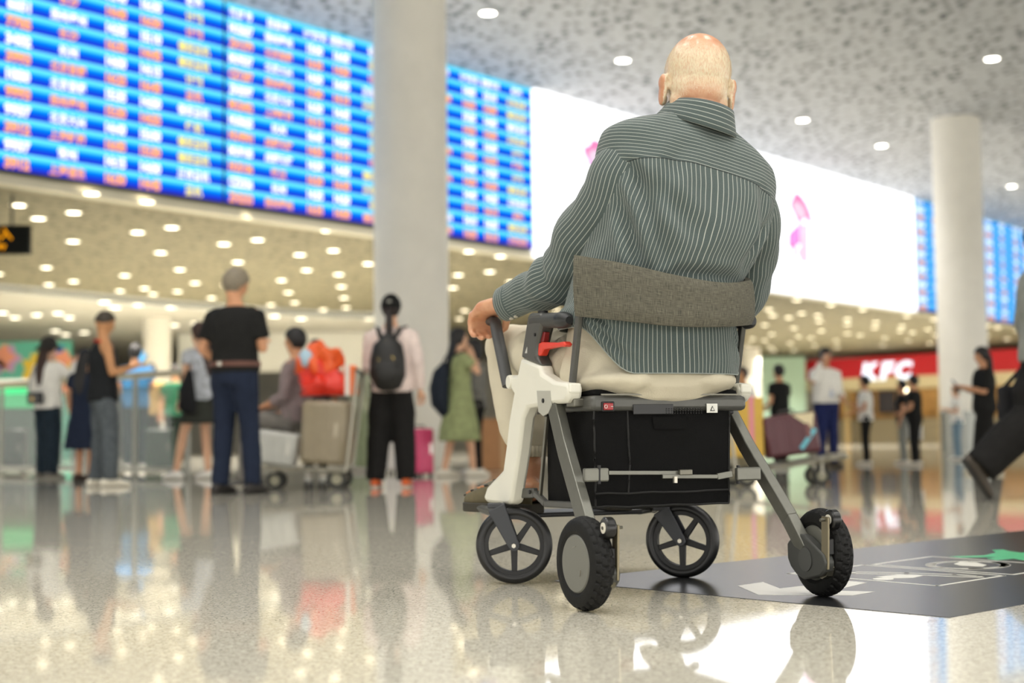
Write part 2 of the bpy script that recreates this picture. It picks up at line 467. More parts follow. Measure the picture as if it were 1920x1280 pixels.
STOPS = [(0.0, (40, 40, 190)), (.30, (12, 70, 215)), (.50, (0, 120, 225)), (.62, (10, 165, 240)), (.70, (70, 205, 255)), (.97, (120, 232, 255)), (1.0, (40, 40, 190))]
M_SCREEN = row_screen('departure_screen', Z0, H1 - .01, ROWS, STOPS, E_BOARD)
T_W = glow('text_white', (255, 255, 255), 1.0, False); T_O = glow('text_orange', (255, 168, 70), .95, False); T_Y = glow('text_yellow', (245, 228, 95), .95, False)
rng = random.Random(11)
CITY = ['北京首都', '上海虹桥', '杭州', '北京大兴', '扬州泰州', '上海浦东', '常州', '长沙', '南京', '成都天府', '西安', '武汉']
P1CITY = ['北京首都', '长沙', '扬州泰州', '长沙', '杭州', '北京首都', '北京首都', '扬州泰州', '北京大兴', '上海虹桥', '常州', '上海浦东']
P1FL = ['5765', '5765', '6651', '7705', '3402', '3993', '1080', '9993', '9937', '3912', '9937', '3912']
REM = ['催促登机', '登机', '值机', '正在登机', '计划']
HEAD = ['航班号', '目的地', '计划时间', '变更时间', '状态']
def tm(): return '%02d:%02d' % (rng.choice((14, 14, 15, 16)), rng.choice((0, 5, 10, 15, 20, 25, 30, 35, 40, 45, 50, 55)))
def flight_panel(s0, width, idx, z0, rows, rh, cols, hdr=True, p1=False):
    """cells of one panel: (colour, word, s range, z range)"""
    out = []
    for r in range(rows):
        zb = z0 + rh * (rows - 1 - r)
        za, zc = zb + rh * .05, zb + rh * .70
        if r == 0 and hdr:
            for k, (a, b) in enumerate(cols): out.append(('w', HEAD[k], s0 + a - .08, s0 + b + .08, za, zc))
            continue
        base = 'w' if r % 2 == 1 else 'o'
        if p1: words = [P1FL[r - 1], P1CITY[r - 1], tm(), tm()]
        else: words = [rng.choice(('ZH', 'CZ', 'HU', 'MU')) + str(rng.randint(1200, 9990)), rng.choice(CITY), tm(), tm()]
        rem = rng.choice(REM); rc = rng.choice('yyyw') if base == 'w' else rng.choice('yoyo')
        for k, w in enumerate(words + [rem]):
            a, b = cols[k]; out.append((rc if k == 4 else base, w, s0 + a, s0 + b, za, zc))
    return out
COLS = [(.10, .60), (.86, 1.46), (1.80, 2.16), (2.42, 2.80), (3.12, 3.74)]
CELLS = []
for i, s0 in enumerate((-12.03, -8.0, -3.97)):
    CELLS.append(flight_panel(s0, 4.0, i, Z0, ROWS, RH, COLS, True, i == 0))
Z0R = 4.19; RHR = (7.66 - Z0R) / 15
COLR = [(.15, .85), (1.15, 2.25), (2.6, 3.3), (3.5, 4.2), (4.55, 5.5)]
CELLR = []
for i, s0 in enumerate((18.4, 23.9)):
    CELLR.append(flight_panel(s0, 5.5, i, Z0R, 15, RHR, COLR, True))
make_texts([c[1] for g in CELLS + CELLR for c in g] + ['进入', 'No Entry'])
def board(label, sA, sB, zA, zB, panels, cells, m, off):
    root = empty('flight_board', W((sA + sB) / 2, zA, .0), label=label, cat='display board')
    inv = root.matrix_world
    o3 = Vector(root.location)
    L = lambda s, z, o: W(s, z, o) - o3
    mb = MB(); mb.prism([L(sA, zA - .03, .02), L(sB, zA - .03, .02), L(sB, zA - .03, .1), L(sA, zA - .03, .1)], (0, 0, zB - zA + .03))
    mb.build('cabinet', mat('board_cabinet', (30, 32, 44), .5), root, 0)
    for (a, b), cs in zip(panels, cells):
        mb = MB(); mb.prism([L(a, zA, .1), L(b, zA, .1), L(b, zA, .115), L(a, zA, .115)], (0, 0, zB - zA))
        sc = mb.build('screen', m, root, 0)
        for key, mm, nm in (('w', T_W, 'white_lettering'), ('o', T_O, 'orange_lettering'), ('y', T_Y, 'yellow_lettering')):
            t = MB()
            for c, w, a2, b2, z2, z3 in cs:
                if c == key: put_text(t, w, lambda x, y: L(x, y, .12), a2, b2, z2, z3)
            if t.v: t.build(nm, mm, sc, 0, fix=False, kind='stuff')
    return root
mbx = [(-16.05, -12.05), (-12.03, -8.02), (-7.96, -3.98), (-3.96, -.06)]
board('huge blue departure board with white, orange and yellow rows left of the blank advertisement', -16.1, -.04, Z0, H1 - .01, mbx, [[]] + CELLS, M_SCREEN, 0)
M_SCREEN2 = row_screen('departure_screen_pale', Z0R, 7.66, 15, [(0, (20, 60, 190)), (.18, (20, 110, 215)), (.4, (40, 150, 230)), (.6, (90, 190, 245)), (.9, (130, 215, 255)), (1.0, (20, 60, 190))], E_BOARD)
board('pale blue flight board behind the pillar beside the red shop front', 18.38, 29.6, Z0R, H1 - .01, [(18.4, 23.85), (23.9, 29.5)], CELLR, M_SCREEN2, 0)
# the white advertisement wall
adz = 4.1
root = empty('advertisement_screen', W(9.15, adz), label='long white glowing advertisement screen with pink ink splashes', cat='screen')
o3 = Vector(root.location)
mb = MB(); mb.prism([W(0, adz, .02) - o3, W(18.3, adz, .02) - o3, W(18.3, adz, .2) - o3, W(0, adz, .2) - o3], (0, 0, H1 - .005 - adz))
mb.build('screen', glow('advert_white', (252, 252, 255), E_AD), root, 0)
def splash(pxs, m, dz=.203):
    P = [hit(x, y, WA + WN * dz, WN) - o3 for x, y in pxs]
    mb = MB(); mb.prism(P, WN * .004); mb.build('pink_splash', m, root, 0)
pk1 = glow('ink_pink', (255, 150, 205), .62, False); pk2 = glow('ink_magenta', (250, 165, 245), .64, False); pk3 = glow('ink_pale', (255, 225, 245), .64, False); pk4 = glow('ink_red', (238, 105, 150), .6, False)
sA = lambda L: [(1030 + x / 7.53, 230 + y / 7.53) for x, y in L]
splash(sA([(610, 230), (700, 262), (780, 320), (860, 420), (900, 560), (820, 640), (700, 660), (590, 620), (545, 600), (540, 540), (500, 470), (485, 400), (480, 350), (560, 320)]), pk1)
splash(sA([(570, 400), (660, 380), (760, 430), (780, 520), (700, 590), (590, 570), (545, 500)]), pk3, .207)
splash(sA([(530, 470), (560, 500), (590, 570), (680, 590), (640, 640), (560, 610)]), pk2, .21)
splash(sA([(375, 330), (410, 308), (485, 340), (480, 352), (420, 340), (395, 362), (378, 352)]), pk4)
splash(sA([(345, 930), (400, 890), (440, 930), (420, 1000), (350, 1000)]), pk3)
splash(sA([(240, 1040), (270, 1035), (275, 1075), (250, 1080)]), pk3)
sB = lambda L: [(1440 + x / 7.11, 330 + y / 7.11) for x, y in L]
splash(sB([(365, 210), (440, 260), (510, 360), (560, 470), (590, 620), (540, 625), (510, 560), (440, 600), (430, 700), (435, 910), (400, 905), (370, 960), (365, 1105), (330, 1105), (325, 960), (270, 940), (275, 770), (340, 700), (410, 640), (360, 540), (310, 440), (290, 370), (330, 290)]), pk1)
splash(sB([(340, 330), (440, 370), (500, 470), (500, 560), (430, 570), (370, 510), (330, 420)]), pk3, .207)
splash(sB([(410, 640), (425, 760), (400, 900), (300, 930), (290, 790), (350, 710)]), pk2, .207)
splash(sB([(440, 640), (530, 640), (540, 1150), (440, 1150), (380, 1010), (440, 920)]), pk3, .205)
splash(sB([(215, 285), (300, 292), (298, 312), (220, 300)]), pk4)

# ------------------------------------------------------------------ hanging sign at the low ceiling
SY = 20.9; a = aty(-70, 424, SY); b = aty(57, 476, SY)
sg = empty('hanging_sign', (b.x - 1.1, SY, b.z), label='black hanging sign with orange Chinese characters under low ceiling', cat='sign')
w = b.x - a.x; h = a.z - b.z
mb = MB(); mb.box((1.1 - w / 2, 0, h / 2), (w, .12, h)); mb.build('panel', mat('sign_black', (22, 24, 22), .9, spec=.1), sg, 0, .01)
for xx in (1.1 - w * .76, aty(22, 440, SY).x - (b.x - 1.1)):
    mb = MB(); mb.tube([(xx, 0, h), (xx, 0, H2 - b.z)], .022, 8); mb.build('rod', mat('sign_rod', (70, 70, 62), .5), sg)
mb = MB(); x1 = aty(33, 450, SY).x - (b.x - 1.1)
put_text(mb, '进入', lambda x, y: Vector((x, -.065, y)), x1 - .50, x1, h * .47, h * .92)
put_text(mb, 'No Entry', lambda x, y: Vector((x, -.065, y)), x1 - .62, x1 - .07, h * .13, h * .38)
mb.build('lettering', glow('sign_orange', (255, 165, 20), .7, False), sg, 0, fix=False)

# ================================================================== THE POWERED ROLLATOR CHAIR
G_WHITE = mat('frame_white', (226, 224, 210), .35, noise_amt=.02, scale=8)
G_GREY = mat('frame_grey', (84, 84, 80), .42, .35, noise_amt=.05, scale=30)
G_ALU = mat('leg_aluminium', (112, 112, 104), .38, .55, noise_amt=.05, scale=40)
G_DARK = mat('dark_plastic', (36, 37, 38), .45, noise_amt=.04, scale=30)
G_BLACK = mat('black_plastic', (14, 14, 14), .5)
G_RUB = mat('tyre_rubber', (19, 19, 18), .66, spec=.3, noise_amt=.15, scale=90, bump=.15)
G_RED = mat('red_lever', (222, 62, 44), .4)
G_STEEL = mat('bare_steel', (168, 164, 152), .3, .9)
G_GUN = mat('gunmetal', (104, 102, 92), .35, .7)
G_CLOTH = mat('black_canvas', (10, 10, 10), .9, spec=.2, noise_amt=.2, scale=350, bump=.25)
G_LABEL = mat('white_sticker', (220, 220, 212), .5)

CH = empty('rollator_chair', CO, PSI, label='white and grey powered rollator chair carrying the old man', cat='wheelchair')
def part(name, mb, m, parent=CH, smooth=35, bevel=0.0, **k): return mb.build(name, m, parent, smooth, bevel, **k)
def mirror(mb, sx):
    if sx < 0: return mb
    q = MB(); q.v = [Vector((-p.x, p.y, p.z)) for p in mb.v]; q.f = [tuple(reversed(f)) for f in mb.f]
    return q
XO = -.270                                       # outer face of the side frame
side = lambda L, x=XO: [LX(px, py, x) for px, py in L]
for sx in (-1, 1):
    # white front frame: leg, node and rear stub
    out = [(976, 670), (1012, 685), (1014, 699), (1037, 714), (1062, 718), (1066, 726), (1064, 744), (1058, 755), (1036, 757), (1022, 765), (1006, 762), (988, 765), (979, 784), (971, 850), (963, 900), (957, 942), (951, 946), (912, 942), (905, 934), (912, 913), (942, 881), (948, 836), (953, 790), (962, 738), (955, 728), (953, 714), (957, 704), (969, 702), (973, 684)]
    mb = MB(); mb.prism(side(out), (.042, 0, 0)); fr = part('front_frame', mirror(mb, sx), G_WHITE, smooth=50, bevel=.010)
    mb = MB(); mb.prism(side([(1006, 732), (1031, 732), (1033, 760), (1028, 774), (1018, 780), (1009, 772)], XO - .002), (.004, 0, 0))
    pl = part('cover_plate', mirror(mb, sx), mat('plate_grey', (176, 175, 164), .45), fr, 0, .001)
    p = LX(1019, 751, XO - .002); mb = MB(); mb.lathe([(0, .001), (.006, .001), (.006, -.003), (0, -.003)], p, (1, 0, 0), 12, closed=False)
    part('bolt', mirror(mb, sx), G_BLACK, fr)
    p = LX(1011, 700, XO); mb = MB(); mb.box(p + Vector((.02, 0, -.002)), (.03, .018, .012)); part('latch_button', mirror(mb, sx), G_BLACK, fr, 0, .002)
    p = LX(1072, 728, -.250); mb = MB(); mb.box(p + Vector((0, 0, 0)), (.034, .05, .026)); part('post_socket', mirror(mb, sx), G_WHITE, fr, 0, .005)
    # pivot for the front handle
    p = LX(956, 716, -.268); mb = MB(); mb.lathe([(0, -.004), (.018, -.004), (.02, 0), (.02, .044), (0, .044)], p + Vector((-.002, 0, 0)), (1, 0, 0), 20, closed=False); part('pivot_cap', mirror(mb, sx), G_WHITE, fr)
    # dark head of the push handle
    mb = MB(); mb.prism(side([(989, 590), (994, 586), (1012, 586), (1016, 600), (1012, 618), (1006, 642), (1004, 668), (1013, 686), (976, 670)], XO + .001), (.042, 0, 0))
    hd = part('handle_head', mirror(mb, sx), G_GREY, smooth=50, bevel=.008)
    a, b = LX(1012, 601, -.250), LX(1052, 600, -.250); c = LX(1068, 600, -.250)
    if sx > 0: b, c = b - Vector((0, .075, 0)), c - Vector((0, .075, 0))
    mb = MB(); mb.tube([a + Vector((0, .03, 0)), a, b], .0205, 20); part('grip', mirror(mb, sx), mat('grip_rubber', (62, 62, 60), .6), hd)
    mb = MB(); mb.tube([b, b.lerp(c, .35), b.lerp(c, .75), b.lerp(c, .95)], [.0225, .0225, .019, .010], 20); part('grip_end', mirror(mb, sx), G_DARK, hd)
    p = LX(1018, 587, -.250); mb = MB(); mb.lathe([(0, 0), (.014, 0), (.014, .006), (0, .006)], p, (0, 0, 1), 16, closed=False); part('thumb_button', mirror(mb, sx), G_BLACK, hd)
    p = LX(1003, 627, XO); mb = MB(); mb.lathe([(0, -.002), (.0045, -.002), (.0045, .002), (0, .002)], p, (1, 0, 0), 12, closed=False); part('bolt', mirror(mb, sx), G_BLACK, hd)
    mb = MB(); mb.prism(side([(984, 662), (988, 650), (988, 662)], XO - .0005), (.001, 0, 0)); part('arrow_mark', mirror(mb, sx), mat('mark_grey', (190, 190, 184), .5), hd, 0)
    mb = MB(); mb.prism(side([(1003, 667), (1006, 645), (1014, 641), (1042, 642), (1056, 640), (1060, 645), (1057, 650), (1042, 650), (1018, 655), (1013, 667)], -.262), (.022, 0, 0)); part('brake_lever', mirror(mb, sx), G_RED, hd, 50, .004, label='red brake lever')
    mb = MB(); mb.prism(side([(1007, 643), (1009, 622), (1021, 622), (1019, 641)], -.258), (.016, 0, 0)); part('lever_mount', mirror(mb, sx), mat('dark_red', (120, 24, 24), .4), hd, 40, .002)
    # forward arm loop: rises, then turns inwards as a grip bar
    P = [LX(953, 724, -.262), LX(948, 700, -.262), LX(938, 652, -.262), LX(931, 618, -.262)]
    t = P[-1]
    P += [t + Vector((.001, .008, .016)), t + Vector((.003, .020, .026)), t + Vector((.004, .036, .030)), t + Vector((.004, .056, .027))]
    mb = MB(); mb.tube([Vector(q) for q in spline(P, 4)], [(.0125, .0185)] * 29, 12, ref=(1, 0, 0)); part('front_arm', mirror(mb, sx), mat('arm_grey', (74, 75, 76), .5), smooth=60)
    # rear leg
    top, b1, b2 = LX(1042, 762, -.255), LX(1060, 840, -.266), LX(1101, 985, -.286)
    foot = Vector((-.292, .02, .118))
    mb = MB(); Q = [top, b1, b2]
    for i in range(2): mb.bar(Q[i], Q[i + 1] + (Q[i + 1] - Q[i]).normalized() * .004, .028, .046, up=(0, 1, .3))
    mb.bar(b2, foot, .028, .044, up=(0, 1, .3))
    lg = part('rear_leg', mirror(mb, sx), G_ALU, smooth=0, bevel=.003)
    for k in (.15, .33, .62, .82):
        p = b1.lerp(b2, k) + Vector((0, -.0235, -.008)); mb = MB(); mb.tube([p, p + Vector((0, -.002, -.0006))], .0022, 8); part('rivet', mirror(mb, sx), G_BLACK, lg)
    # back post
    a, b = LX(1073, 722, -.240), LX(1086, 592, -.240); c = b + (b - a) * .45
    mb = MB(); mb.bar(a, c, .014, .022, up=(0, 1, 0)); part('back_post', mirror(mb, sx), G_GREY, smooth=0, bevel=.003)
    # folding link towards the front and the low rail
    a, b = LX(1026, 780, -.228), LX(1013, 930, -.228)
    mb = MB(); mb.bar(a, b, .008, .012, up=(0, 1, 0)); part('folding_link', mirror(mb, sx), G_GUN, smooth=0, bevel=.001)
    a, b, c, d = LX(968, 924, -.232), LX(1004, 924, -.230), LX(1024, 944, -.226), LX(1085, 947, -.226)
    mb = MB(); mb.bar(a, b, .016, .028); mb.bar(b, c, .016, .018)
    if sx < 0: mb.bar(c, d, .016, .018)
    rl = part('low_rail', mirror(mb, sx), G_GREY, smooth=0, bevel=.003)
    p = LX(994, 922, -.241); mb = MB(); mb.tube([p, p + Vector((-.004, 0, 0))], .006, 12); part('bolt', mirror(mb, sx), G_BLACK, rl)
# seat
mb = MB(); mb.box((0, .385, .497), (.45, .41, .040)); seat = part('seat_tray', mb, G_GREY, smooth=40, bevel=.012)
mb = MB(); mb.box((0, .385, .474), (.40, .36, .012)); part('seat_base', mb, G_DARK, seat, 40, .004)
mb = MB(); mb.box((0, .39, .522), (.42, .38, .022)); part('seat_cushion', mb, G_CLOTH, seat, 60, .010)
mb = MB(); mb.box((0, .1785, .519), (.40, .004, .004)); part('seat_edge', mb, G_GUN, seat, 0)
q = LY(1140, 762, .178); mb = MB(); mb.box(q, (.036, .006, .026)); sw = part('switch_housing', mb, G_BLACK, seat, 0, .003)
mb = MB(); mb.box(q + Vector((-.001, -.004, 0)), (.026, .006, .018)); part('rocker_switch', mb, mat('switch_red', (150, 22, 24), .3), sw, 0, .002, label='red rocker switch')
mb = MB(); mb.lathe([(.0035, 0), (.0045, 0), (.0045, .0008), (.0035, .0008)], q + Vector((-.009, -.0072, 0)), (0, -1, 0), 14); mb.box(q + Vector((.008, -.0075, 0)), (.006, .0008, .0012)); part('switch_mark', mb, G_LABEL, sw, 0)
q = LY(1225, 767, .178); mb = MB(); mb.box(q, (.115, .003, .026)); part('tray_cover', mb, G_DARK, seat, 0, .004)
mb = MB()
for i in range(14):
    for j in range(3):
        p = LY(1250 + i * 5, 766 + j * 4, .176); mb.box(p, (.003, .004, .002))
part('vent_slots', mb, G_BLACK, seat, 0, kind='stuff')
q = LY(1335, 765, .177); mb = MB(); mb.box(q, (.032, .003, .024)); st = part('warning_sticker', mb, G_LABEL, seat, 0, .001)
mb = MB(); e = q + Vector((0, -.0022, -.001)); mb.prism([e + Vector((-.007, 0, -.006)), e + Vector((.007, 0, -.006)), e + Vector((0, 0, .007))], (0, -.0008, 0)); part('warning_triangle', mb, G_BLACK, st, 0)
mb = MB(); mb.prism([e + Vector((-.004, -.001, -.0042)), e + Vector((.004, -.001, -.0042)), e + Vector((0, -.001, .0035))], (0, -.0008, 0)); part('triangle_field', mb, G_LABEL, st, 0)
for sx in (-1, 1):
    mb = MB(); mb.box((sx * .236, .26, .50), (.03, .05, .022)); part('seat_bracket', mb, G_GUN, seat, 0, .003)
# heathered back band between the posts
def heather(name, dark, light):
    m = bpy.data.materials.new(name); m.use_nodes = True; nt = m.node_tree; b = nt.nodes['Principled BSDF']
    uv = nt.nodes.new('ShaderNodeUVMap'); uv.uv_map = 'UVMap'; outs = []
    for sc in ((40, 900, 1), (900, 40, 1)):
        mp = nt.nodes.new('ShaderNodeMapping'); mp.inputs['Scale'].default_value = sc; nt.links.new(uv.outputs[0], mp.inputs[0])
        nz = nt.nodes.new('ShaderNodeTexNoise'); nz.inputs['Scale'].default_value = 1; nz.inputs['Detail'].default_value = 3; nt.links.new(mp.outputs[0], nz.inputs['Vector']); outs.append(nz.outputs['Fac'])
    ad = nt.nodes.new('ShaderNodeMath'); ad.operation = 'ADD'; nt.links.new(outs[0], ad.inputs[0]); nt.links.new(outs[1], ad.inputs[1])
    mr = nt.nodes.new('ShaderNodeMapRange'); mr.inputs['From Min'].default_value = .72; mr.inputs['From Max'].default_value = 1.28; nt.links.new(ad.outputs[0], mr.inputs['Value'])
    mx = nt.nodes.new('ShaderNodeMix'); mx.data_type = 'RGBA'; mx.inputs['A'].default_value = srgb(dark) + (1,); mx.inputs['B'].default_value = srgb(light) + (1,)
    nt.links.new(mr.outputs[0], mx.inputs['Factor']); nt.links.new(mx.outputs['Result'], b.inputs['Base Color']); b.inputs['Roughness'].default_value = .85
    bp = nt.nodes.new('ShaderNodeBump'); bp.inputs['Strength'].default_value = .25; bp.inputs['Distance'].default_value = .001
    nt.links.new(ad.outputs[0], bp.inputs['Height']); nt.links.new(bp.outputs['Normal'], b.inputs['Normal'])
    return m
ends = (LY(1097, 478, .175), LY(1083, 592, .175), LY(1393, 518, .25), LY(1388, 602, .25))
path = spline([(ends[1].x - .002, .182, ends[0].z, ends[1].z), (-.165, .098, .845, .700), (-.05, .056, .815, .686), (.07, .056, .80, .686), (.165, .098, .808, .694), (.228, .165, .824, .704), (.256, .24, .838, .715), (.254, .33, .84, .72)], 5)
P = []; UV = []; L = 0; NV = 9
cols = []
for i, c in enumerate(path):
    if i: L += math.hypot(c[0] - path[i - 1][0], c[1] - path[i - 1][1])
    cols.append((c, L))
def band(off):
    G = []; U = []
    for j in range(NV):
        t = j / (NV - 1); row = []; ur = []
        for i, (c, l) in enumerate(cols):
            tx = np.array(cols[min(i + 1, len(cols) - 1)][0][:2]) - np.array(cols[max(i - 1, 0)][0][:2]); tx /= np.linalg.norm(tx)
            n = np.array((tx[1], -tx[0]))
            bow = .004 * math.sin(PI * t) + .003 * noise.noise((l * 14, t * 3, 2))
            o = off + bow + (-.006 if t in (0, 1) else 0)
            row.append(Vector((c[0] + n[0] * o, c[1] + n[1] * o, c[3] + (c[2] - c[3]) * t))); ur.append((l, t * .15))
        G.append(row); U.append(ur)
    return G, U
mb = MB(); G, U = band(.012); mb.grid(G, U); G2, U2 = band(-.002); mb.grid(G2, U2)
for e in (0, NV - 1):
    mb.grid([G[e], G2[e]], [U[e], U2[e]])
part('back_band', mb, heather('heather_grey', (50, 50, 44), (114, 110, 94)), smooth=180, label='heathered grey back band')
# cross brace behind the bag
bl, br = LY(1092, 890, .135), LY(1432, 888, .12)
mb = MB(); mb.box(LY(1117, 890, .135), (.066, .018, .034)); cb = part('brace_bracket', mb, G_ALU, smooth=0, bevel=.004)
mb = MB(); mb.box(LY(1402, 888, .125), (.070, .018, .034)); part('brace_bracket', mb, G_ALU, smooth=0, bevel=.004)
mb = MB(); mb.bar(LY(1141, 886, .128), LY(1285, 886, .128), .006, .010); b1 = part('brace_bar', mb, G_ALU, smooth=0, bevel=.001)
mb = MB(); mb.bar(LY(1242, 893, .120), LY(1345, 893, .120), .006, .010); mb.bar(LY(1345, 893, .120), LY(1372, 888, .122), .006, .016); b2 = part('brace_bar', mb, G_ALU, smooth=0, bevel=.001)
mb = MB(); mb.box(LY(1285, 885, .118), (.036, .012, .014)); part('brace_hinge', mb, G_GUN, b1, 0, .002)
mb = MB(); mb.tube([LY(1266, 893, .116), LY(1266, 905, .116)], .006, 8); part('brace_latch', mb, G_STEEL, b2)
for px in (1123, 1384):
    mb = MB(); a = LY(px, 872, .13); mb.tube([a, LY(px, 907, .13)], .005, 8); part('brace_bolt', mb, G_BLACK, cb)
# canvas bag
cr = {}
def bagpt(u, v, w):                              # u lateral 0..1, v height 0..1, w depth 0..1
    x = -.214 + u * (.383 + .008 * v); y = .192 + w * .315; z = .234 + v * .244
    s = math.sin(PI * u) * math.sin(PI * w)
    z -= .014 * s * (1 - v)
    y -= .012 * math.sin(PI * v) * (1 - 2 * w) * math.sin(PI * u)
    x += .008 * math.sin(PI * v) * (2 * u - 1) * math.sin(PI * w)
    n = noise.noise((u * 6, v * 5, w * 5)) * .006
    return Vector((x + n, y + n, z + n * .5))
mb = MB(); n = 14
for f in (lambda a, b: (a, b, 0), lambda a, b: (a, b, 1), lambda a, b: (0, b, a), lambda a, b: (1, b, a), lambda a, b: (a, 0, b)):
    mb.grid([[bagpt(*f(i / n, j / n)) for i in range(n + 1)] for j in range(n + 1)])
bag = part('bag', mb, G_CLOTH, smooth=60)
for pr in ([(0, 0, 0), (1, 0, 0)], [(0, .14, 0), (1, .14, 0)], [(1, 0, 0), (1, 1, 0)], [(0, 0, 0), (0, 1, 0)], [(0, 0, 0), (0, 0, 1)], [(.24, .14, 0), (.24, 1, 0)]):
    mb = MB(); A, B = pr
    mb.tube([bagpt(*[A[k] + (B[k] - A[k]) * i / 12 for k in range(3)]) + Vector((0, -.001, 0)) for i in range(13)], .0028, 6); part('bag_piping', mb, mat('piping_black', (24, 24, 23), .8), bag)
mb = MB(); mb.grid([[bagpt(.42 + .24 * i / 6, .80 + .14 * j / 4, 0) + Vector((0, -.004, 0)) for i in range(7)] for j in range(5)]); part('bag_flap', mb, G_CLOTH, bag, fix=False)
for u in (.08, .92):
    mb = MB(); mb.bar(bagpt(u, 1, .3), bagpt(u, 1, .3) + Vector((0, 0, .01)), .03, .03, up=(0, 1, 0)); part('bag_strap', mb, G_CLOTH, bag)
# drive wheels
def tyre_mod(q, i, h):
    if abs(h) > .0215: return 0
    k = (q * 28 / (2 * PI) + abs(h) * 26 + (.5 if h > 0 else 0)) % 1
    g = -.0045 if k < .2 else 0
    if abs(abs(h) - .009) < .003: g = min(g, -.0022)
    return g
def tyre_prof(R, w, n=16):
    pr = []
    for i in range(n + 1):
        a = PI * i / n
        pr.append((R - .034 + .034 * math.sin(a) ** .6, -w * math.cos(a)))
    return pr + [(R - .045, w * .8), (R - .045, -w * .8)]
for sx, Xw, ph in ((-1, -.325, 0), (1, .335, 0)):
    c = Vector((Xw, .012, .112)); ax = Vector((math.cos(math.radians(4)), math.sin(math.radians(4)) , 0)) if sx < 0 else Vector((1, 0, 0))
    mb = MB(); mb.lathe(tyre_prof(.112, .029), c, ax, 168, tyre_mod); wh = part('drive_wheel', mb, G_RUB, smooth=28)
    mb = MB(); mb.lathe([(0, -.027), (.066, -.027), (.070, -.024), (.073, -.018), (.073, .018), (.070, .024), (.066, .026), (0, .026)], c, ax, 48, closed=False); part('hub', mb, mat('hub_grey', (112, 112, 104), .45, .2), wh, 30)
    mb = MB(); mb.lathe([(.0735, -.0225), (.0800, -.0255), (.0815, -.022), (.0735, -.019)], c, ax, 48); part('rim', mb, G_DARK, wh)
    o = Vector((-.0275, 0, 0)) if sx < 0 else Vector((.0275, 0, 0))
    for k in range(3):
        aa = math.radians(90 + 120 * k); r0 = .038
        d1 = Vector((0, math.cos(aa), math.sin(aa))); d2 = Vector((0, -math.sin(aa), math.cos(aa)))
        mb = MB(); mb.bar(c + o + d1 * r0 - d2 * .008, c + o + d1 * (r0 + .003) + d2 * .008, .001, .0018, up=(1, 0, 0)); part('hub_mark', mb, G_STEEL, wh, 0)
# inner motor housings (the one on the far wheel shows) and folded anti-tip rollers
hous = [(1475, 1018), (1491, 997), (1505, 1003), (1519, 1016), (1543, 1040), (1548, 1054), (1546, 1070), (1538, 1080), (1520, 1084), (1505, 1086), (1492, 1076), (1482, 1062), (1476, 1046)]
for sx in (-1, 1):
    P = [LX(x, y, .278) for x, y in hous]
    mb = MB(); mb.prism(P, (.028, 0, 0)); ho = part('motor_housing', mirror(mb, -sx) if sx > 0 else mirror(mb, 1), mat('housing_grey', (66, 67, 64), .5, .1), smooth=50, bevel=.005)
    cc = sum(P, Vector()) / len(P)
    mb = MB(); mb.lathe([(0, 0), (.030, 0), (.030, .0015), (0, .0015)], cc + Vector((-.001, 0, 0)), (-1, 0, 0), 32, closed=False); part('housing_disc', mirror(mb, -1 if sx > 0 else 1), mat('housing_disc', (72, 73, 70), .45), ho)
    # roller bracket
    base, tip = Vector((.286, -.075, .078)), Vector((.286, -.082, .208))
    mb = MB(); mb.bar(base, tip, .006, .030, up=(0, 1, 0)); rb = part('roller_arm', mirror(mb, -1 if sx > 0 else 1), mat('arm_brass', (128, 120, 98), .35, .7), smooth=0, bevel=.002)
    mb = MB(); mb.lathe([(.006, -.012), (.022, -.012), (.0255, -.008), (.0255, .008), (.022, .012), (.006, .012)], tip + Vector((.020, 0, -.008)), (1, 0, 0), 28); rw = part('roller', mirror(mb, -1 if sx > 0 else 1), mat('roller_black', (20, 20, 20), .3), rb)
    mb = MB(); mb.lathe([(.004, -.014), (.013, -.014), (.013, .014), (.004, .014)], tip + Vector((.020, 0, -.008)), (1, 0, 0), 20); part('roller_hub', mirror(mb, -1 if sx > 0 else 1), mat('nylon_white', (226, 222, 206), .4), rw)
    mb = MB(); mb.tube([tip + Vector((-.016, 0, -.008)), tip + Vector((.036, 0, -.008))], .004, 10); part('roller_axle', mirror(mb, -1 if sx > 0 else 1), G_GUN, rb)
    mb = MB(); mb.box(base + Vector((.012, .004, .055)), (.018, .030, .040)); part('roller_block', mirror(mb, -1 if sx > 0 else 1), G_BLACK, rb, 0, .003)
    mb = MB(); mb.lathe([(.014, -.010), (.030, -.010), (.030, .008), (.014, .008)], base + Vector((.012, .02, .004)), (1, 0, 0), 8); part('roller_clutch', mirror(mb, -1 if sx > 0 else 1), mat('clutch_steel', (120, 116, 102), .25, .9), rb, 20)
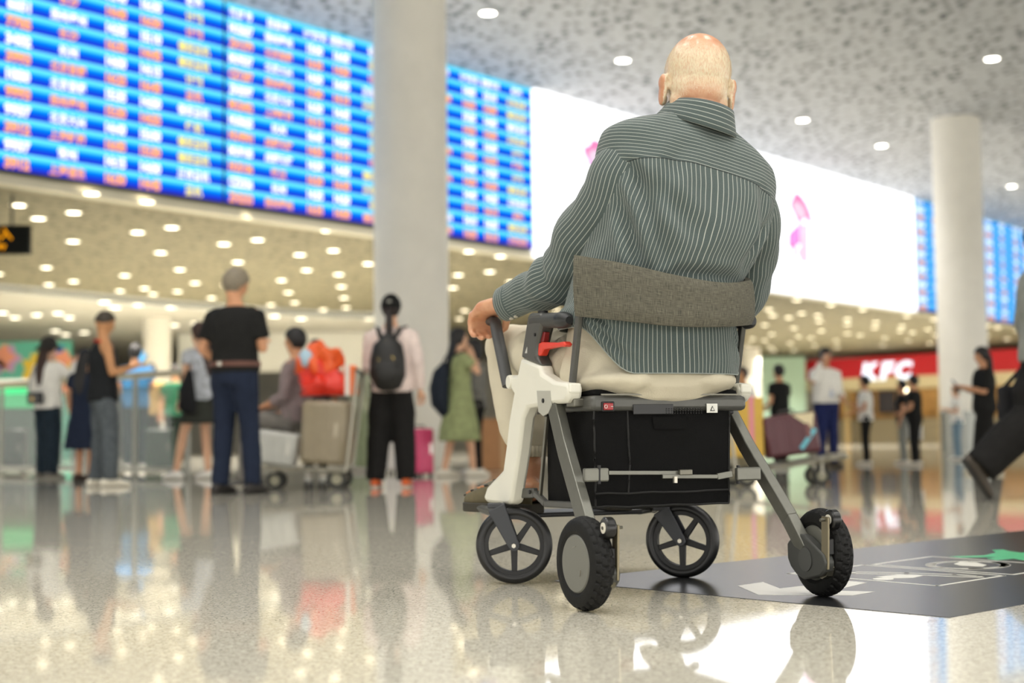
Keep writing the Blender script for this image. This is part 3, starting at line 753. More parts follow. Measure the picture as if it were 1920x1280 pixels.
# casters, swung sideways
def caster(cpx, top, axdeg, R=.109):
    gp = atz(*cpx); axd = Vector((math.sin(math.radians(axdeg)), -math.cos(math.radians(axdeg)), 0))    # towards the camera
    cw = Vector((gp.x, gp.y, R))
    L = lambda p: loc(p)
    axl = Vector((axd.dot(CR), axd.dot(CU), 0)); c = L(cw); sd = Vector((0, 0, 1)).cross(axl)
    if sd.dot(Vector((1, 0, 0))) < 0: sd = -sd
    pr = [(R - .019 + .019 * math.sin(PI * i / 10) ** .7, -.019 * math.cos(PI * i / 10)) for i in range(11)] + [(R - .024, .016), (R - .024, -.016)]
    mb = MB(); mb.lathe(pr, c, axl, 64); wh = part('caster_wheel', mb, mat('caster_rubber', (15, 15, 15), .42), smooth=40)
    mb = MB(); mb.lathe([(R - .036, -.013), (R - .022, -.013), (R - .022, .013), (R - .036, .013)], c, axl, 64); part('rim', mb, G_BLACK, wh)
    for k in range(5):
        a = math.radians(90 + 72 * k + 36); d = sd * math.cos(a) + Vector((0, 0, 1)) * math.sin(a); tn = sd * -math.sin(a) + Vector((0, 0, 1)) * math.cos(a)
        mb = MB(); r0, r1 = .008, R - .033
        for h, w0, w1 in ((.009, .010, .0075),):
            A = [c + d * r0 - tn * w0, c + d * r1 - tn * w1, c + d * r1 + tn * w1, c + d * r0 + tn * w0]
            mb.prism([p - axl * h for p in A], axl * 2 * h)
        part('spoke', mb, G_BLACK, wh, 0, .002)
    mb = MB(); mb.lathe([(0, -.016), (.016, -.016), (.016, .016), (0, .016)], c, axl, 24, closed=False); part('hub', mb, G_BLACK, wh)
    # fork
    tp = L(hit(top[0], top[1], cw, axd))
    w0 = .026
    mb = MB()
    for s in (1, -1):
        e = axl * .027 * s
        dn = c - tp; dn.normalize(); pp = dn.cross(axl).normalized()
        A = [tp + pp * w0, tp - pp * w0, c - pp * .016, c - pp * .012 + dn * .012, c + dn * .018, c + pp * .012 + dn * .012, c + pp * .016]
        mb.prism([p + e - axl * .004 for p in A], axl * .008)
    mb.box(tp + Vector((0, 0, .004)), (.05, .05, .014), Matrix((sd, axl, Vector((0, 0, 1)))).transposed())
    fk = part('caster_fork', mb, mat('fork_grey', (58, 60, 64), .5), smooth=0, bevel=.003)
    mb = MB(); mb.lathe([(0, .031), (.008, .031), (.0065, .038), (0, .038)], c, axl, 6, closed=False); part('axle_nut', mb, G_STEEL, fk, 0)
    mb = MB(); mb.tube([tp, tp + Vector((0, 0, .012))], .014, 14); part('steering_stem', mb, G_GREY, fk)
caster((965, 1094), (931, 950), -2)
caster((1281, 1083), (1243, 955), -20)
# footrest
mb = MB(); mb.box((0, .86, .186), (.40, .20, .014)); ft = part('footrest', mb, G_DARK, smooth=0, bevel=.005)
for sx in (-1, 1):
    mb = MB(); mb.tube([(sx * .20, .80, .186), (sx * .25, .80, .192), (sx * .25, .72, .21)], .011, 12); part('footrest_arm', mb, G_GREY, ft)
    mb = MB(); mb.tube([LX(892, 948, -.275) if sx < 0 else Vector((.275, .90, .20)), (sx * .255, .80, .192)], .014, 12); part('footrest_hinge', mb, G_GREY, ft)

# ================================================================== THE SEATED MAN (chair frame: x right, y forward, z up)
def skin_mat(name, rgb, rgb2, stubble=False, rough=.45):
    m = mat(name, rgb, rough, sub=.05)
    nt = m.node_tree; b = nt.nodes['Principled BSDF']
    tc = nt.nodes.new('ShaderNodeTexCoord'); nz = nt.nodes.new('ShaderNodeTexNoise'); nz.inputs['Scale'].default_value = 22; nz.inputs['Detail'].default_value = 5
    nt.links.new(tc.outputs['Object'], nz.inputs['Vector'])
    mr = nt.nodes.new('ShaderNodeMapRange'); mr.inputs['From Min'].default_value = .35; mr.inputs['From Max'].default_value = .7; nt.links.new(nz.outputs['Fac'], mr.inputs['Value'])
    mx = nt.nodes.new('ShaderNodeMix'); mx.data_type = 'RGBA'; mx.inputs['A'].default_value = srgb(rgb) + (1,); mx.inputs['B'].default_value = srgb(rgb2) + (1,)
    nt.links.new(mr.outputs[0], mx.inputs['Factor']); col = mx.outputs['Result']
    n2 = nt.nodes.new('ShaderNodeTexNoise'); n2.inputs['Scale'].default_value = 420; n2.inputs['Detail'].default_value = 2; nt.links.new(tc.outputs['Object'], n2.inputs['Vector'])
    bp = nt.nodes.new('ShaderNodeBump'); bp.inputs['Strength'].default_value = .18; bp.inputs['Distance'].default_value = .001
    nt.links.new(n2.outputs['Fac'], bp.inputs['Height']); nt.links.new(bp.outputs['Normal'], b.inputs['Normal'])
    if stubble:
        at = nt.nodes.new('ShaderNodeAttribute'); at.attribute_name = 'stubble'
        mp = nt.nodes.new('ShaderNodeMapping'); mp.inputs['Scale'].default_value = (260, 260, 90); nt.links.new(tc.outputs['Object'], mp.inputs[0])
        n3 = nt.nodes.new('ShaderNodeTexNoise'); n3.inputs['Scale'].default_value = 1; n3.inputs['Detail'].default_value = 2; nt.links.new(mp.outputs[0], n3.inputs['Vector'])
        r3 = nt.nodes.new('ShaderNodeMapRange'); r3.inputs['From Min'].default_value = .3; r3.inputs['From Max'].default_value = .6; r3.inputs['To Min'].default_value = .45; nt.links.new(n3.outputs['Fac'], r3.inputs['Value'])
        mu = nt.nodes.new('ShaderNodeMath'); mu.operation = 'MULTIPLY'; nt.links.new(at.outputs['Fac'], mu.inputs[0]); nt.links.new(r3.outputs[0], mu.inputs[1])
        m2 = nt.nodes.new('ShaderNodeMix'); m2.data_type = 'RGBA'; m2.inputs['B'].default_value = srgb((226, 212, 182)) + (1,)
        nt.links.new(mu.outputs[0], m2.inputs['Factor']); nt.links.new(col, m2.inputs['A']); col = m2.outputs['Result']
    nt.links.new(col, b.inputs['Base Color'])
    return m
M_SKIN = skin_mat('skin_ruddy', (212, 160, 124), (198, 136, 102), True, .34)
def shirt_mat(name):
    """pinstripes along u; beyond the seam (UVSeam.x > 0) they run along v"""
    m = bpy.data.materials.new(name); m.use_nodes = True; nt = m.node_tree; b = nt.nodes['Principled BSDF']
    def nd(t): return nt.nodes.new(t)
    def math_(op, a, c=None):
        n = nd('ShaderNodeMath'); n.operation = op
        for i, v in enumerate((a, c)):
            if v is None: continue
            if isinstance(v, (int, float)): n.inputs[i].default_value = v
            else: nt.links.new(v, n.inputs[i])
        return n.outputs[0]
    u = nd('ShaderNodeUVMap'); u.uv_map = 'UVMap'; s = nd('ShaderNodeSeparateXYZ'); nt.links.new(u.outputs[0], s.inputs[0])
    w = nd('ShaderNodeUVMap'); w.uv_map = 'UVSeam'; s2 = nd('ShaderNodeSeparateXYZ'); nt.links.new(w.outputs[0], s2.inputs[0])
    def stripe(x):
        f = math_('FRACT', math_('DIVIDE', x, .0098)); return math_('LESS_THAN', math_('ABSOLUTE', math_('SUBTRACT', f, .5)), .068)
    yk = math_('GREATER_THAN', s2.outputs[0], 0.0)
    st = math_('ADD', math_('MULTIPLY', stripe(s.outputs[0]), math_('SUBTRACT', 1.0, yk)), math_('MULTIPLY', stripe(s.outputs[1]), yk))
    seam = math_('LESS_THAN', math_('ABSOLUTE', math_('ADD', s2.outputs[0], .0012)), .0014)
    tc = nd('ShaderNodeTexCoord'); nz = nd('ShaderNodeTexNoise'); nz.inputs['Scale'].default_value = 700; nz.inputs['Detail'].default_value = 2; nt.links.new(tc.outputs['Object'], nz.inputs['Vector'])
    mx = nd('ShaderNodeMix'); mx.data_type = 'RGBA'; mx.inputs['A'].default_value = srgb((62, 74, 74)) + (1,); mx.inputs['B'].default_value = srgb((94, 105, 102)) + (1,); nt.links.new(nz.outputs['Fac'], mx.inputs['Factor'])
    m2 = nd('ShaderNodeMix'); m2.data_type = 'RGBA'; m2.inputs['B'].default_value = srgb((196, 200, 190)) + (1,); nt.links.new(mx.outputs['Result'], m2.inputs['A']); nt.links.new(math_('MULTIPLY', st, .68), m2.inputs['Factor'])
    m4 = nd('ShaderNodeMix'); m4.data_type = 'RGBA'; m4.inputs['B'].default_value = srgb((40, 46, 46)) + (1,); nt.links.new(m2.outputs['Result'], m4.inputs['A']); nt.links.new(math_('MULTIPLY', seam, .8), m4.inputs['Factor'])
    nt.links.new(m4.outputs['Result'], b.inputs['Base Color']); b.inputs['Roughness'].default_value = .85; b.inputs['Specular IOR Level'].default_value = .2
    b.inputs['Sheen Weight'].default_value = .15
    bp = nd('ShaderNodeBump'); bp.inputs['Strength'].default_value = .3; bp.inputs['Distance'].default_value = .0012; nt.links.new(nz.outputs['Fac'], bp.inputs['Height']); nt.links.new(bp.outputs['Normal'], b.inputs['Normal'])
    return m
M_SHIRT = shirt_mat('pinstripe_shirt')
M_PANTS = mat('beige_cotton', (204, 196, 174), .85, noise_amt=.05, scale=14, bump=.2, bscale=260, spec=.2)

MAN = empty('person', CO, PSI, label='bald man in a pinstriped grey shirt sitting on the rollator chair', cat='person')
HO = Vector((.128, .245, 1.342)); HY = math.radians(-17); HS = 1.06
HM = Matrix.Rotation(HY, 3, 'Z') @ Matrix.Rotation(math.radians(-9), 3, 'X') @ Matrix.Rotation(math.radians(5), 3, 'Y')
def hp(x, y, z): return HO + HM @ (Vector((x, y, z)) * HS)
def hell(mb, c, r, R=None): mb.ell(hp(*c), [q * HS for q in r], HM @ R if R else HM, 24, 16)

SHL, ELL, WRL = Vector((-.120, .22, 1.105)), Vector((-.178, .46, .856)), LX(950, 568, -.262)
SHR, ELR, WRR = Vector((.290, .22, 1.055)), Vector((.335, .38, .800)), Vector((.25, .72, .79))
body = MB()
hell(body, (0, -.012, .045), (.084, .104, .098)); hell(body, (0, .04, .03), (.072, .068, .085)); hell(body, (0, -.040, -.010), (.074, .062, .070))
hell(body, (0, .035, -.03), (.068, .075, .09)); hell(body, (0, .05, -.085), (.052, .052, .042)); hell(body, (0, .108, -.02), (.014, .022, .030)); hell(body, (0, .10, .02), (.05, .02, .016))
hell(body, (0, .095, -.062), (.026, .016, .012))
for sx in (-1, 1):
    R = Matrix.Rotation(sx * math.radians(-14), 3, 'Z') @ Matrix.Rotation(math.radians(12), 3, 'X')
    hell(body, (sx * .088, -.018, -.014), (.0085, .022, .040), R); hell(body, (sx * .091, -.024, .008), (.0080, .022, .020), R); hell(body, (sx * .085, -.008, -.036), (.010, .014, .015), R)
    hell(body, (sx * .040, -.042, -.05), (.034, .028, .05))
for k, (zz, rr) in enumerate(((-.062, .066), (-.088, .068), (-.115, .071))):
    body.tube([hp(-.050, -.038, zz + .004), hp(-.03, -.062, zz), hp(0, -.070, zz - .003), hp(.03, -.062, zz), hp(.050, -.038, zz + .004)], .0105 * HS, 10, dome=True)
body.tube([hp(0, -.025, -.02), hp(0, -.035, -.09), Vector((.115, .230, 1.22)), Vector((.11, .235, 1.14))], [.062, .062, .064, .08], 20, ref=(0, 1, 0))
body.tube([(.0, .34, .56), (.0, .33, .66), (.02, .31, .78), (.05, .285, .93), (.08, .265, 1.05), (.10, .245, 1.13), (.11, .235, 1.18)], [(.15, .11), (.165, .115), (.18, .13), (.20, .15), (.20, .14), (.16, .10), (.08, .08)], 20, ref=(0, 1, 0), dome=True)
body.tube([SHL, SHL.lerp(ELL, .5), ELL, ELL.lerp(WRL, .5), WRL, WRL + Vector((-.004, .03, -.001))], [.052, .048, .042, .040, (.031, .027), (.031, .025)], 14, ref=(1, 0, 0), dome=True)
body.tube([SHR, SHR.lerp(ELR, .5), ELR, ELR.lerp(WRR, .5), WRR], [.052, .048, .042, .040, .03], 14, dome=True)
HIPL, KNL, ANL = Vector((-.10, .36, .59)), Vector((-.176, .895, .680)), Vector((-.165, .775, .30))
HIPR, KNR, ANR = Vector((.11, .36, .59)), Vector((.15, .84, .655)), Vector((.12, .775, .30))
for h, k, a in ((HIPL, KNL, ANL), (HIPR, KNR, ANR)):
    body.tube([h, h.lerp(k, .5), k], [.075, .070, .055], 14, dome=True)
    body.tube([k, k.lerp(a, .35), a + Vector((0, 0, .03)), a + Vector((0, .02, -.04))], [.055, .056, .040, .036], 14, ref=(1, 0, 0), dome=True)
    body.tube([a + Vector((0, -.02, -.04)), a + Vector((-.03 if h.x < 0 else .02, .10, -.055)), a + Vector((-.06 if h.x < 0 else .04, .19, -.065))], [.035, (.042, .028), (.038, .015)], 12, dome=True)
# the hand that closes on the forward bar, and its twin on the far side
def hand(mb, wr, sx):
    bar = LX(931, 618, -.262) + Vector((-.010, .036, .030))          # middle of the near grip bar
    if sx > 0: bar = Vector((-bar.x, bar.y, bar.z))
    kx = bar.x
    kn = bar + Vector((-.006, .032, .020))                             # row of knuckles, ahead of and above the bar
    mb.tube([wr + Vector((0, -.01, 0)), wr.lerp(kn, .35) + Vector((0, 0, .006)), wr.lerp(kn, .75) + Vector((0, 0, .012)), kn], [(.031, .025), (.037, .025), (.044, .024), (.043, .017)], 16, ref=(0, 0, 1), dome=True)
    for i, (dx, ln, r) in enumerate(((-.033, .92, .0092), (-.011, 1.06, .0100), (.011, 1.0, .0102), (.033, .94, .0100))):
        o = sx * -1
        b0 = kn + Vector((dx * 1.0, 0, .003 - abs(dx) * .12))
        f = [b0 - Vector((0, .02, 0)), b0, b0 + Vector((0, .020, -.016)) * ln, b0 + Vector((0, .022, -.044)) * ln, b0 + Vector((0, .000, -.064)) * ln, b0 + Vector((0, -.022, -.068)) * ln]
        mb.tube([Vector(q) for q in spline(f, 2)], [r * 1.12, r * 1.2, r * 1.25, r * 1.1, r * 1.08, r * 1.12, r * 1.08, r, r, r * .95, r * .8], 10, dome=True)
        mb.ell(b0 + Vector((0, .003, .004)), (r * 1.1, r * 1.1, r * .9), None, 10, 6)
    for dy, dz_, rr in ((.004, -.006, .013), (.014, -.022, .011), (.016, -.036, .0095)):
        mb.tube([kn + Vector((-.034, dy, dz_)), kn + Vector((.034, dy, dz_))], rr, 10, dome=True)
    t0 = wr.lerp(kn, .35) + Vector((.034 * -sx, 0, -.006))
    mb.tube([wr.lerp(kn, .2) + Vector((.016 * -sx, 0, 0)), t0, bar + Vector((.045 * -sx, -.012, -.022)), bar + Vector((.036 * -sx, .012, -.034))], [.015, .014, .0115, .009], 10, dome=True)
hand(body, WRL, -1); hand(body, WRR, 1)
me = remesh(body, .0042, 3)
at = me.attributes.new('stubble', 'FLOAT', 'POINT'); vals = []
inv = HM.transposed()
for v in me.vertices:
    q = inv @ (v.co - HO) / HS; s = 0
    if v.co.z > 1.2 and abs(q.x) < .0885:
        lim = .072 + .028 * smooth01(.02, .07, abs(q.x)) - .10 * smooth01(.02, .07, q.y)
        s = smooth01(lim + .03, lim - .03, q.z) * smooth01(-.065, .005, q.z + .9 * max(0, abs(q.x) - .035)) * smooth01(.075, .03, q.y)
    vals.append(s)
at.data.foreach_set('value', vals)
BODY = link('body', me, M_SKIN, MAN, 180)
# short white hair on the sides and the back of the head
rs = random.Random(3); mb = MB(); cand = [i for i, s in enumerate(vals) if s > .25]
for i in (rs.choices(cand, k=5200) if cand else []):
    v = me.vertices[i]
    if rs.random() > vals[i]: continue
    p = v.co + Vector((rs.uniform(-.003, .003), rs.uniform(-.003, .003), rs.uniform(-.003, .003)))
    d = (v.normal * .55 + HM @ Vector((0, -.15, -1)) * .8).normalized() * rs.uniform(.004, .008); w = v.normal.cross(d).normalized() * .00035
    p = v.co + (p - v.co) - v.normal * (p - v.co).dot(v.normal)
    mb.add([p - w, p + w, p + d], [(0, 1, 2)])
mb.build('short_hair', mat('white_hair', (232, 220, 194), .5), MAN, 0, fix=False, kind='stuff', label='cropped white hair')
# ------------------------------------------------------------------ shirt
RING = [(.572, .006, .325, .243, .190, .16), (.61, .003, .325, .246, .198, .18), (.66, .002, .322, .243, .198, .19), (.715, .0, .315, .236, .197, .19), (.77, .006, .305, .228, .198, .19), (.815, .016, .295, .226, .206, .18), (.86, .030, .285, .230, .218, .17),
        (.92, .050, .275, .236, .219, .165), (.98, .068, .266, .241, .206, .155), (1.04, .082, .258, .246, .188, .145), (1.09, .090, .252, .250, .165, .13), (1.135, .096, .247, .250, .145, .115), (1.170, .100, .244, .240, .130, .105), (1.197, .103, .243, .208, .116, .10), (1.217, .106, .242, .170, .104, .09), (1.235, .110, .242, .128, .094, .085), (1.252, .113, .242, .094, .084, .08)]
R2 = spline(RING, 5); NA = 160
CREASE = [((-.95, 1.06), (-.35, .86), .017, .020), ((-.80, 1.04), (-.10, .93), .011, .022), ((-1.05, .98), (-.55, .83), .015, .020), ((-.62, .98), (-.28, 1.14), .007, .02), ((.95, 1.03), (.72, .86), .011, .022), ((1.15, 1.0), (.98, .84), .010, .02), ((.62, 1.08), (.80, .92), .006, .02), ((-1.2, .70), (-.7, .66), .010, .014), ((-1.1, .66), (-.45, .60), .008, .014), ((.9, .69), (1.2, .60), .008, .016), ((-.2, .83), (.6, .82), .007, .012)]
def seg(px, pz, a, b):
    ax, az = a[0] * .23, a[1]; bx, bz = b[0] * .23, b[1]; x = px * .23
    t = ((x - ax) * (bx - ax) + (pz - az) * (bz - az)) / ((bx - ax) ** 2 + (bz - az) ** 2)
    t = min(1, max(0, t)); return math.hypot(x - ax - t * (bx - ax), pz - az - t * (bz - az)), t
G = []; UV = []; US = []
for ring in R2:
    z, cx, cy, a, bB, bF = ring; row = []; ur = []; us = []
    tilt = .205 * smooth01(.84, 1.08, z)
    for j in range(NA + 1):
        q = -PI + 2 * PI * j / NA                       # 0 is the middle of the back, positive to his right
        sx, sy = math.sin(q), math.cos(q); ex = 2 / 2.35
        x = cx + a * math.copysign(abs(sx) ** ex, sx); y = cy - (bB if sy > 0 else bF) * math.copysign(abs(sy) ** ex, sy)
        d = 0
        if abs(q) < 1.9:
            for A, B, dep, w in CREASE:
                dd, t = seg(q, z, A, B); k = 1.6 * math.sin(PI * (.12 + .76 * t))
                d += -dep * k * math.exp(-(dd / w) ** 2) + dep * .55 * k * math.exp(-((dd - 1.9 * w) / w) ** 2)
        d += .0045 * noise.noise((q * 2.2, z * 7, 1.3)) + .0022 * noise.noise((q * 6, z * 18, 4))
        zz = z - (x - cx) * tilt
        seamz = 1.100 - .040 * (abs(q) / 1.2) ** 2.2
        yd = (z - seamz) if abs(q) < 1.75 else z - .99
        d += .0025 * smooth01(-.004, .004, yd)
        zz += (.125 * smooth01(-.45, -1.25, q) + .035 * smooth01(.95, 1.5, q)) * max(0, 1 - (z - .572) / .19)   # curved hem
        row.append(Vector((x + sx * d, y - sy * d, zz))); ur.append((q * .205, z)); us.append((yd, 0))
    G.append(row); UV.append(ur); US.append(us)
mb = MB(); mb.grid(G, UV, US); mb.grid([[p + Vector((0, 0, .0)) for p in G[0]], [Vector((p.x * .985, .325 + (p.y - .325) * .985, p.z + .012)) for p in G[0]]], [UV[0], UV[0]], [US[0], US[0]])
SHIRT = mb.build('shirt', M_SHIRT, MAN, 180, fix=False)
mb = MB(); mb.tube([p + (p - Vector((0, .325, p.z))).normalized() * .0006 for p in G[0]][::2], .0016, 5); mb.build('shirt_hem', mat('hem_thread', (150, 156, 150), .9), SHIRT)
# collar: stand and fold
def collar_ring(r1, r2, dz, back):
    out = []
    for j in range(61):
        q = -PI + .55 + (2 * PI - 1.1) * j / 60
        c = Vector((.115, .224, 1.243)); t = Matrix.Rotation(math.radians(13), 3, 'X') @ Matrix.Rotation(math.radians(13), 3, 'Y')
        out.append(c + t @ Vector((r1 * math.sin(q), -r2 * math.cos(q), dz + back * max(0, math.cos(q)))))
    return out
prof = [(.082, .086, -.02, 0), (.081, .090, .030, .010), (.082, .092, .044, .014), (.085, .096, .047, .014), (.089, .100, .040, .010), (.101, .116, .014, -.002), (.110, .126, -.002, -.008), (.108, .123, -.004, -.008), (.090, .100, .026, .004)]
Gc = [collar_ring(*p) for p in prof]
mb = MB(); mb.grid(Gc, [[(j * .008, (0, .05, .064, .068, .075, .104, .121, .123, .16)[i]) for j in range(61)] for i in range(len(prof))], [[(.05, 0)] * 61 for _ in prof])
mb.build('collar', M_SHIRT, SHIRT, 180, fix=False)
# sleeves with wrinkles, and cuffs
def sleeve(pts, name):
    S = spline(pts, 8); n = 56; G = []; UV = []; L = 0
    for i, s in enumerate(S):
        p = Vector(s[:3]); a = Vector(S[max(i - 1, 0)][:3]); b = Vector(S[min(i + 1, len(S) - 1)][:3]); t = (b - a).normalized()
        if i: L += (p - Vector(S[i - 1][:3])).length
        e1 = (Vector((1, 0, 0)) - t * t.x).normalized(); e2 = t.cross(e1); row = []; ur = []
        for j in range(n + 1):
            q = 2 * PI * j / n
            w = .005 * noise.noise((math.cos(q) * 1.3, math.sin(q) * 1.3, L * 9)) + .006 * math.sin(L * 62 + 2.2 * math.sin(q + 1) + 3 * noise.noise((L * 4, math.cos(q), math.sin(q)))) * s[4]
            r = s[3] + w
            row.append(p + (e1 * math.cos(q) + e2 * math.sin(q) * 1.06) * r); ur.append((q * .062, L))
        G.append(row); UV.append(ur)
    mb = MB(); mb.grid(G, UV, [[(-.05, 0)] * (n + 1)] * len(G)); 
    o = mb.build(name, M_SHIRT, SHIRT, 180, fix=False)
    return o, G
def lerp3(a, b, t): return tuple(a.lerp(b, t))
sl, GL = sleeve([(-.080, .225, 1.130, .050, 0), (-.108, .226, 1.108, .074, .1), (-.128, .262, 1.030, .080, .25), lerp3(SHL, ELL, .62) + (.079, .3), tuple(ELL + Vector((.008, -.006, .012))) + (.073, .8), lerp3(ELL, WRL, .22) + (.068, .8), lerp3(ELL, WRL, .55) + (.056, .5), lerp3(ELL, WRL, .86) + (.048, .2)], 'sleeve')
sr, GR = sleeve([(.250, .225, 1.055, .050, 0), (.276, .226, 1.035, .070, .1), (.298, .255, .975, .077, .25), lerp3(SHR, ELR, .62) + (.076, .3), tuple(ELR + Vector((-.008, -.006, .012))) + (.070, .8), lerp3(ELR, WRR, .22) + (.064, .8), lerp3(ELR, WRR, .55) + (.055, .5), lerp3(ELR, WRR, .86) + (.048, .2)], 'sleeve')
for E_, W_, o in ((ELL, WRL, sl), (ELR, WRR, sr)):
    t = (W_ - E_).normalized(); e1 = (Vector((1, 0, 0)) - t * t.x).normalized(); e2 = t.cross(e1); c0 = E_.lerp(W_, .80)
    prof = [(.047, .0), (.0505, .003), (.0495, .03), (.0475, .060), (.0455, .062), (.044, .058), (.045, .01)]
    G = [[c0 + t * h + (e1 * math.cos(2 * PI * j / 40) * .92 + e2 * math.sin(2 * PI * j / 40) * 1.08) * r for j in range(41)] for r, h in prof]
    mb = MB(); mb.grid(G, [[(j * .007, h) for j in range(41)] for r, h in prof], [[(.05, 0)] * 41 for _ in prof]); cf = mb.build('cuff', M_SHIRT, o, 180, fix=False)
    for k in (.010, .030):
        b = c0 + t * k - e2 * .0545 * (1 if e2.z > 0 else -1) + e1 * -.006
        mb = MB(); mb.lathe([(0, -.002), (.006, -.002), (.006, .002), (0, .002)], b, e2, 14, closed=False); mb.build('cuff_button', mat('button_pearl', (200, 196, 180), .3), cf)
# ------------------------------------------------------------------ trousers
tr = MB()
tr.tube([(.0, .335, .512), (.0, .333, .522), (.0, .332, .545), (.0, .332, .575), (.0, .335, .60), (.0, .33, .66), (.0, .325, .74)], [(.16, .12), (.205, .165), (.232, .185), (.238, .186), (.230, .178), (.212, .168), (.20, .16)], 28, ref=(0, 1, 0))
for sx in (-1, 1): tr.ell((sx * .105, .30, .558), (.132, .158, .050), None, 20, 12)
for h, k, a, s in ((HIPL, KNL, ANL, -1), (HIPR, KNR, ANR, 1)):
    tr.tube([h + Vector((0, -.06, 0)), h + Vector((0, .04, .0)), h.lerp(k, .45), h.lerp(k, .8), k + Vector((0, .004, .004))], [.085, (.116, .100), (.104, .100), (.082, .086), .072], 24, dome=True)
    c = a + Vector((0, .0, .085))
    tr.tube([k + Vector((0, .0, .01)), k.lerp(c, .2), k.lerp(c, .5), k.lerp(c, .8), c + Vector((0, 0, .02)), c], [.070, .074, .076, .074, .066, .056], 24, ref=(0, 1, 0))
def pdisp(p, n):
    d = .004 * noise.noise(p * 9) + .0022 * noise.noise(p * 24)
    if p.z < .47: d += .004 * noise.noise((p.x * 9, p.y * 9, p.z * 22))
    if p.y > .45 and p.z > .5: d += .0085 * math.sin(p.y * 62 + p.x * 40 + 4 * noise.noise(p * 6)) * smooth01(.8, .5, p.y)
    if p.y < .45: d += .0085 * math.sin((p.x + p.y * .8) * 62 + 3 * noise.noise(p * 5)) * smooth01(-.02, -.16, p.x) * smooth01(.5, .6, p.z)
    return d
TR = link('trousers', remesh(tr, .0075, 5, pdisp), M_PANTS, MAN, 180)
for a in (ANL, ANR):                                # gathered hems
    c = a + Vector((0, 0, .072)); mb = MB()
    mb.lathe([(.050, -.016), (.058, -.014), (.060, 0), (.058, .016), (.050, .018)], c, (0, 0, 1), 120, lambda q, i, h: .0022 * math.sin(q * 30)); mb.build('gathered_hem', M_PANTS, TR, 180)
# ------------------------------------------------------------------ shoes
M_SHOE = mat('brown_clog', (92, 84, 60), .6, noise_amt=.1, scale=60); M_SOLE = mat('dark_sole', (52, 48, 38), .7)
for a, tox, k in ((ANL, -.105, -1), (ANR, .05, 1)):
    heel = a + Vector((.01 * -k, -.045, -.07)); toe = a + Vector((tox, .235, -.075)); d = (toe - heel); Lf = d.length; d.normalize(); sdv = d.cross(Vector((0, 0, 1))).normalized()
    prof = [(0, .022, .05), (.06, .036, .058), (.2, .041, .056), (.35, .042, .062), (.5, .047, .074), (.65, .052, .066), (.8, .051, .050), (.92, .040, .036), (1.0, .014, .022)]
    pr = spline(prof, 3); z0 = .193
    sh = MB(); rows = []
    for t, w, h in pr:
        c = heel + d * (t * Lf); c = Vector((c.x, c.y, z0 + .024)); row = []
        for j in range(13):
            q = PI * j / 12; row.append(c + sdv * (-w * math.cos(q) * (1 if 1 else 1)) + Vector((0, 0, h * math.sin(q) ** .7 + .0)))
        rows.append(row)
    sh.grid(rows)
    n = len(rows[0])
    so = sh.build('shoe', M_SHOE, MAN, 180)
    md = so.modifiers.new('thick', 'SOLIDIFY'); md.thickness = .004
    mb = MB(); L_ = [r[0] + (r[0] - r[-1]).normalized() * .004 for r in rows]; R_ = [r[-1] + (r[-1] - r[0]).normalized() * .004 for r in rows]
    mb.prism([Vector((p.x, p.y, z0)) for p in L_ + R_[::-1]], (0, 0, .028)); mb.build('sole', M_SOLE, so, 30, .004)
    for i in range(7):                              # cut-outs over the toes
        t = 14 + i * 1.35; r = rows[min(int(t), len(rows) - 2)]
        for j in (3, 6, 9):
            p = r[j]; nn = (p - (r[0] + r[-1]) / 2).normalized()
            mb = MB(); mb.ell(p - nn * .001, (.0042, .0042, .0042), None, 8, 5); mb.v = [p + (x - p) + d * (x - p).dot(d) * 1.6 for x in mb.v]
            mb.build('cut_out', mat('cutout_skin', (172, 120, 84) if (i + j) % 3 else (40, 36, 28), .6) if (i + j) % 3 else mat('cutout_dark', (38, 34, 26), .7), so)

# ================================================================== THE TRAVELLERS
SKIN = {}
def skin(tone):
    if tone not in SKIN: SKIN[tone] = mat('skin_' + tone, {'tan': (196, 142, 96), 'fair': (222, 174, 140), 'warm': (206, 150, 112)}[tone], .55, noise_amt=.06, scale=12)
    return SKIN[tone]
def cloth(name, rgb, n=.12): return mat('cloth_' + name, rgb, .85, noise_amt=n, scale=16, bump=.35, bscale=26, spec=.2)
ARM = {   # elbow and hand for the right arm, in a 1.75 m figure
    'hang': ((.245, -.03, 1.13), (.255, .05, .87)), 'phone': ((.225, .04, 1.12), (.07, .31, 1.20)), 'ear': ((.30, .14, 1.24), (.105, .06, 1.54)),
    'hip': ((.27, -.04, 1.12), (.14, .14, .98)), 'front': ((.22, .02, 1.10), (.10, .28, 1.02)), 'up': ((.25, .16, 1.24), (.16, .30, 1.46)), 'shoulder': ((.27, .14, 1.22), (.12, .12, 1.42)), 'bag': ((.25, .0, 1.13), (.26, .06, .86))}
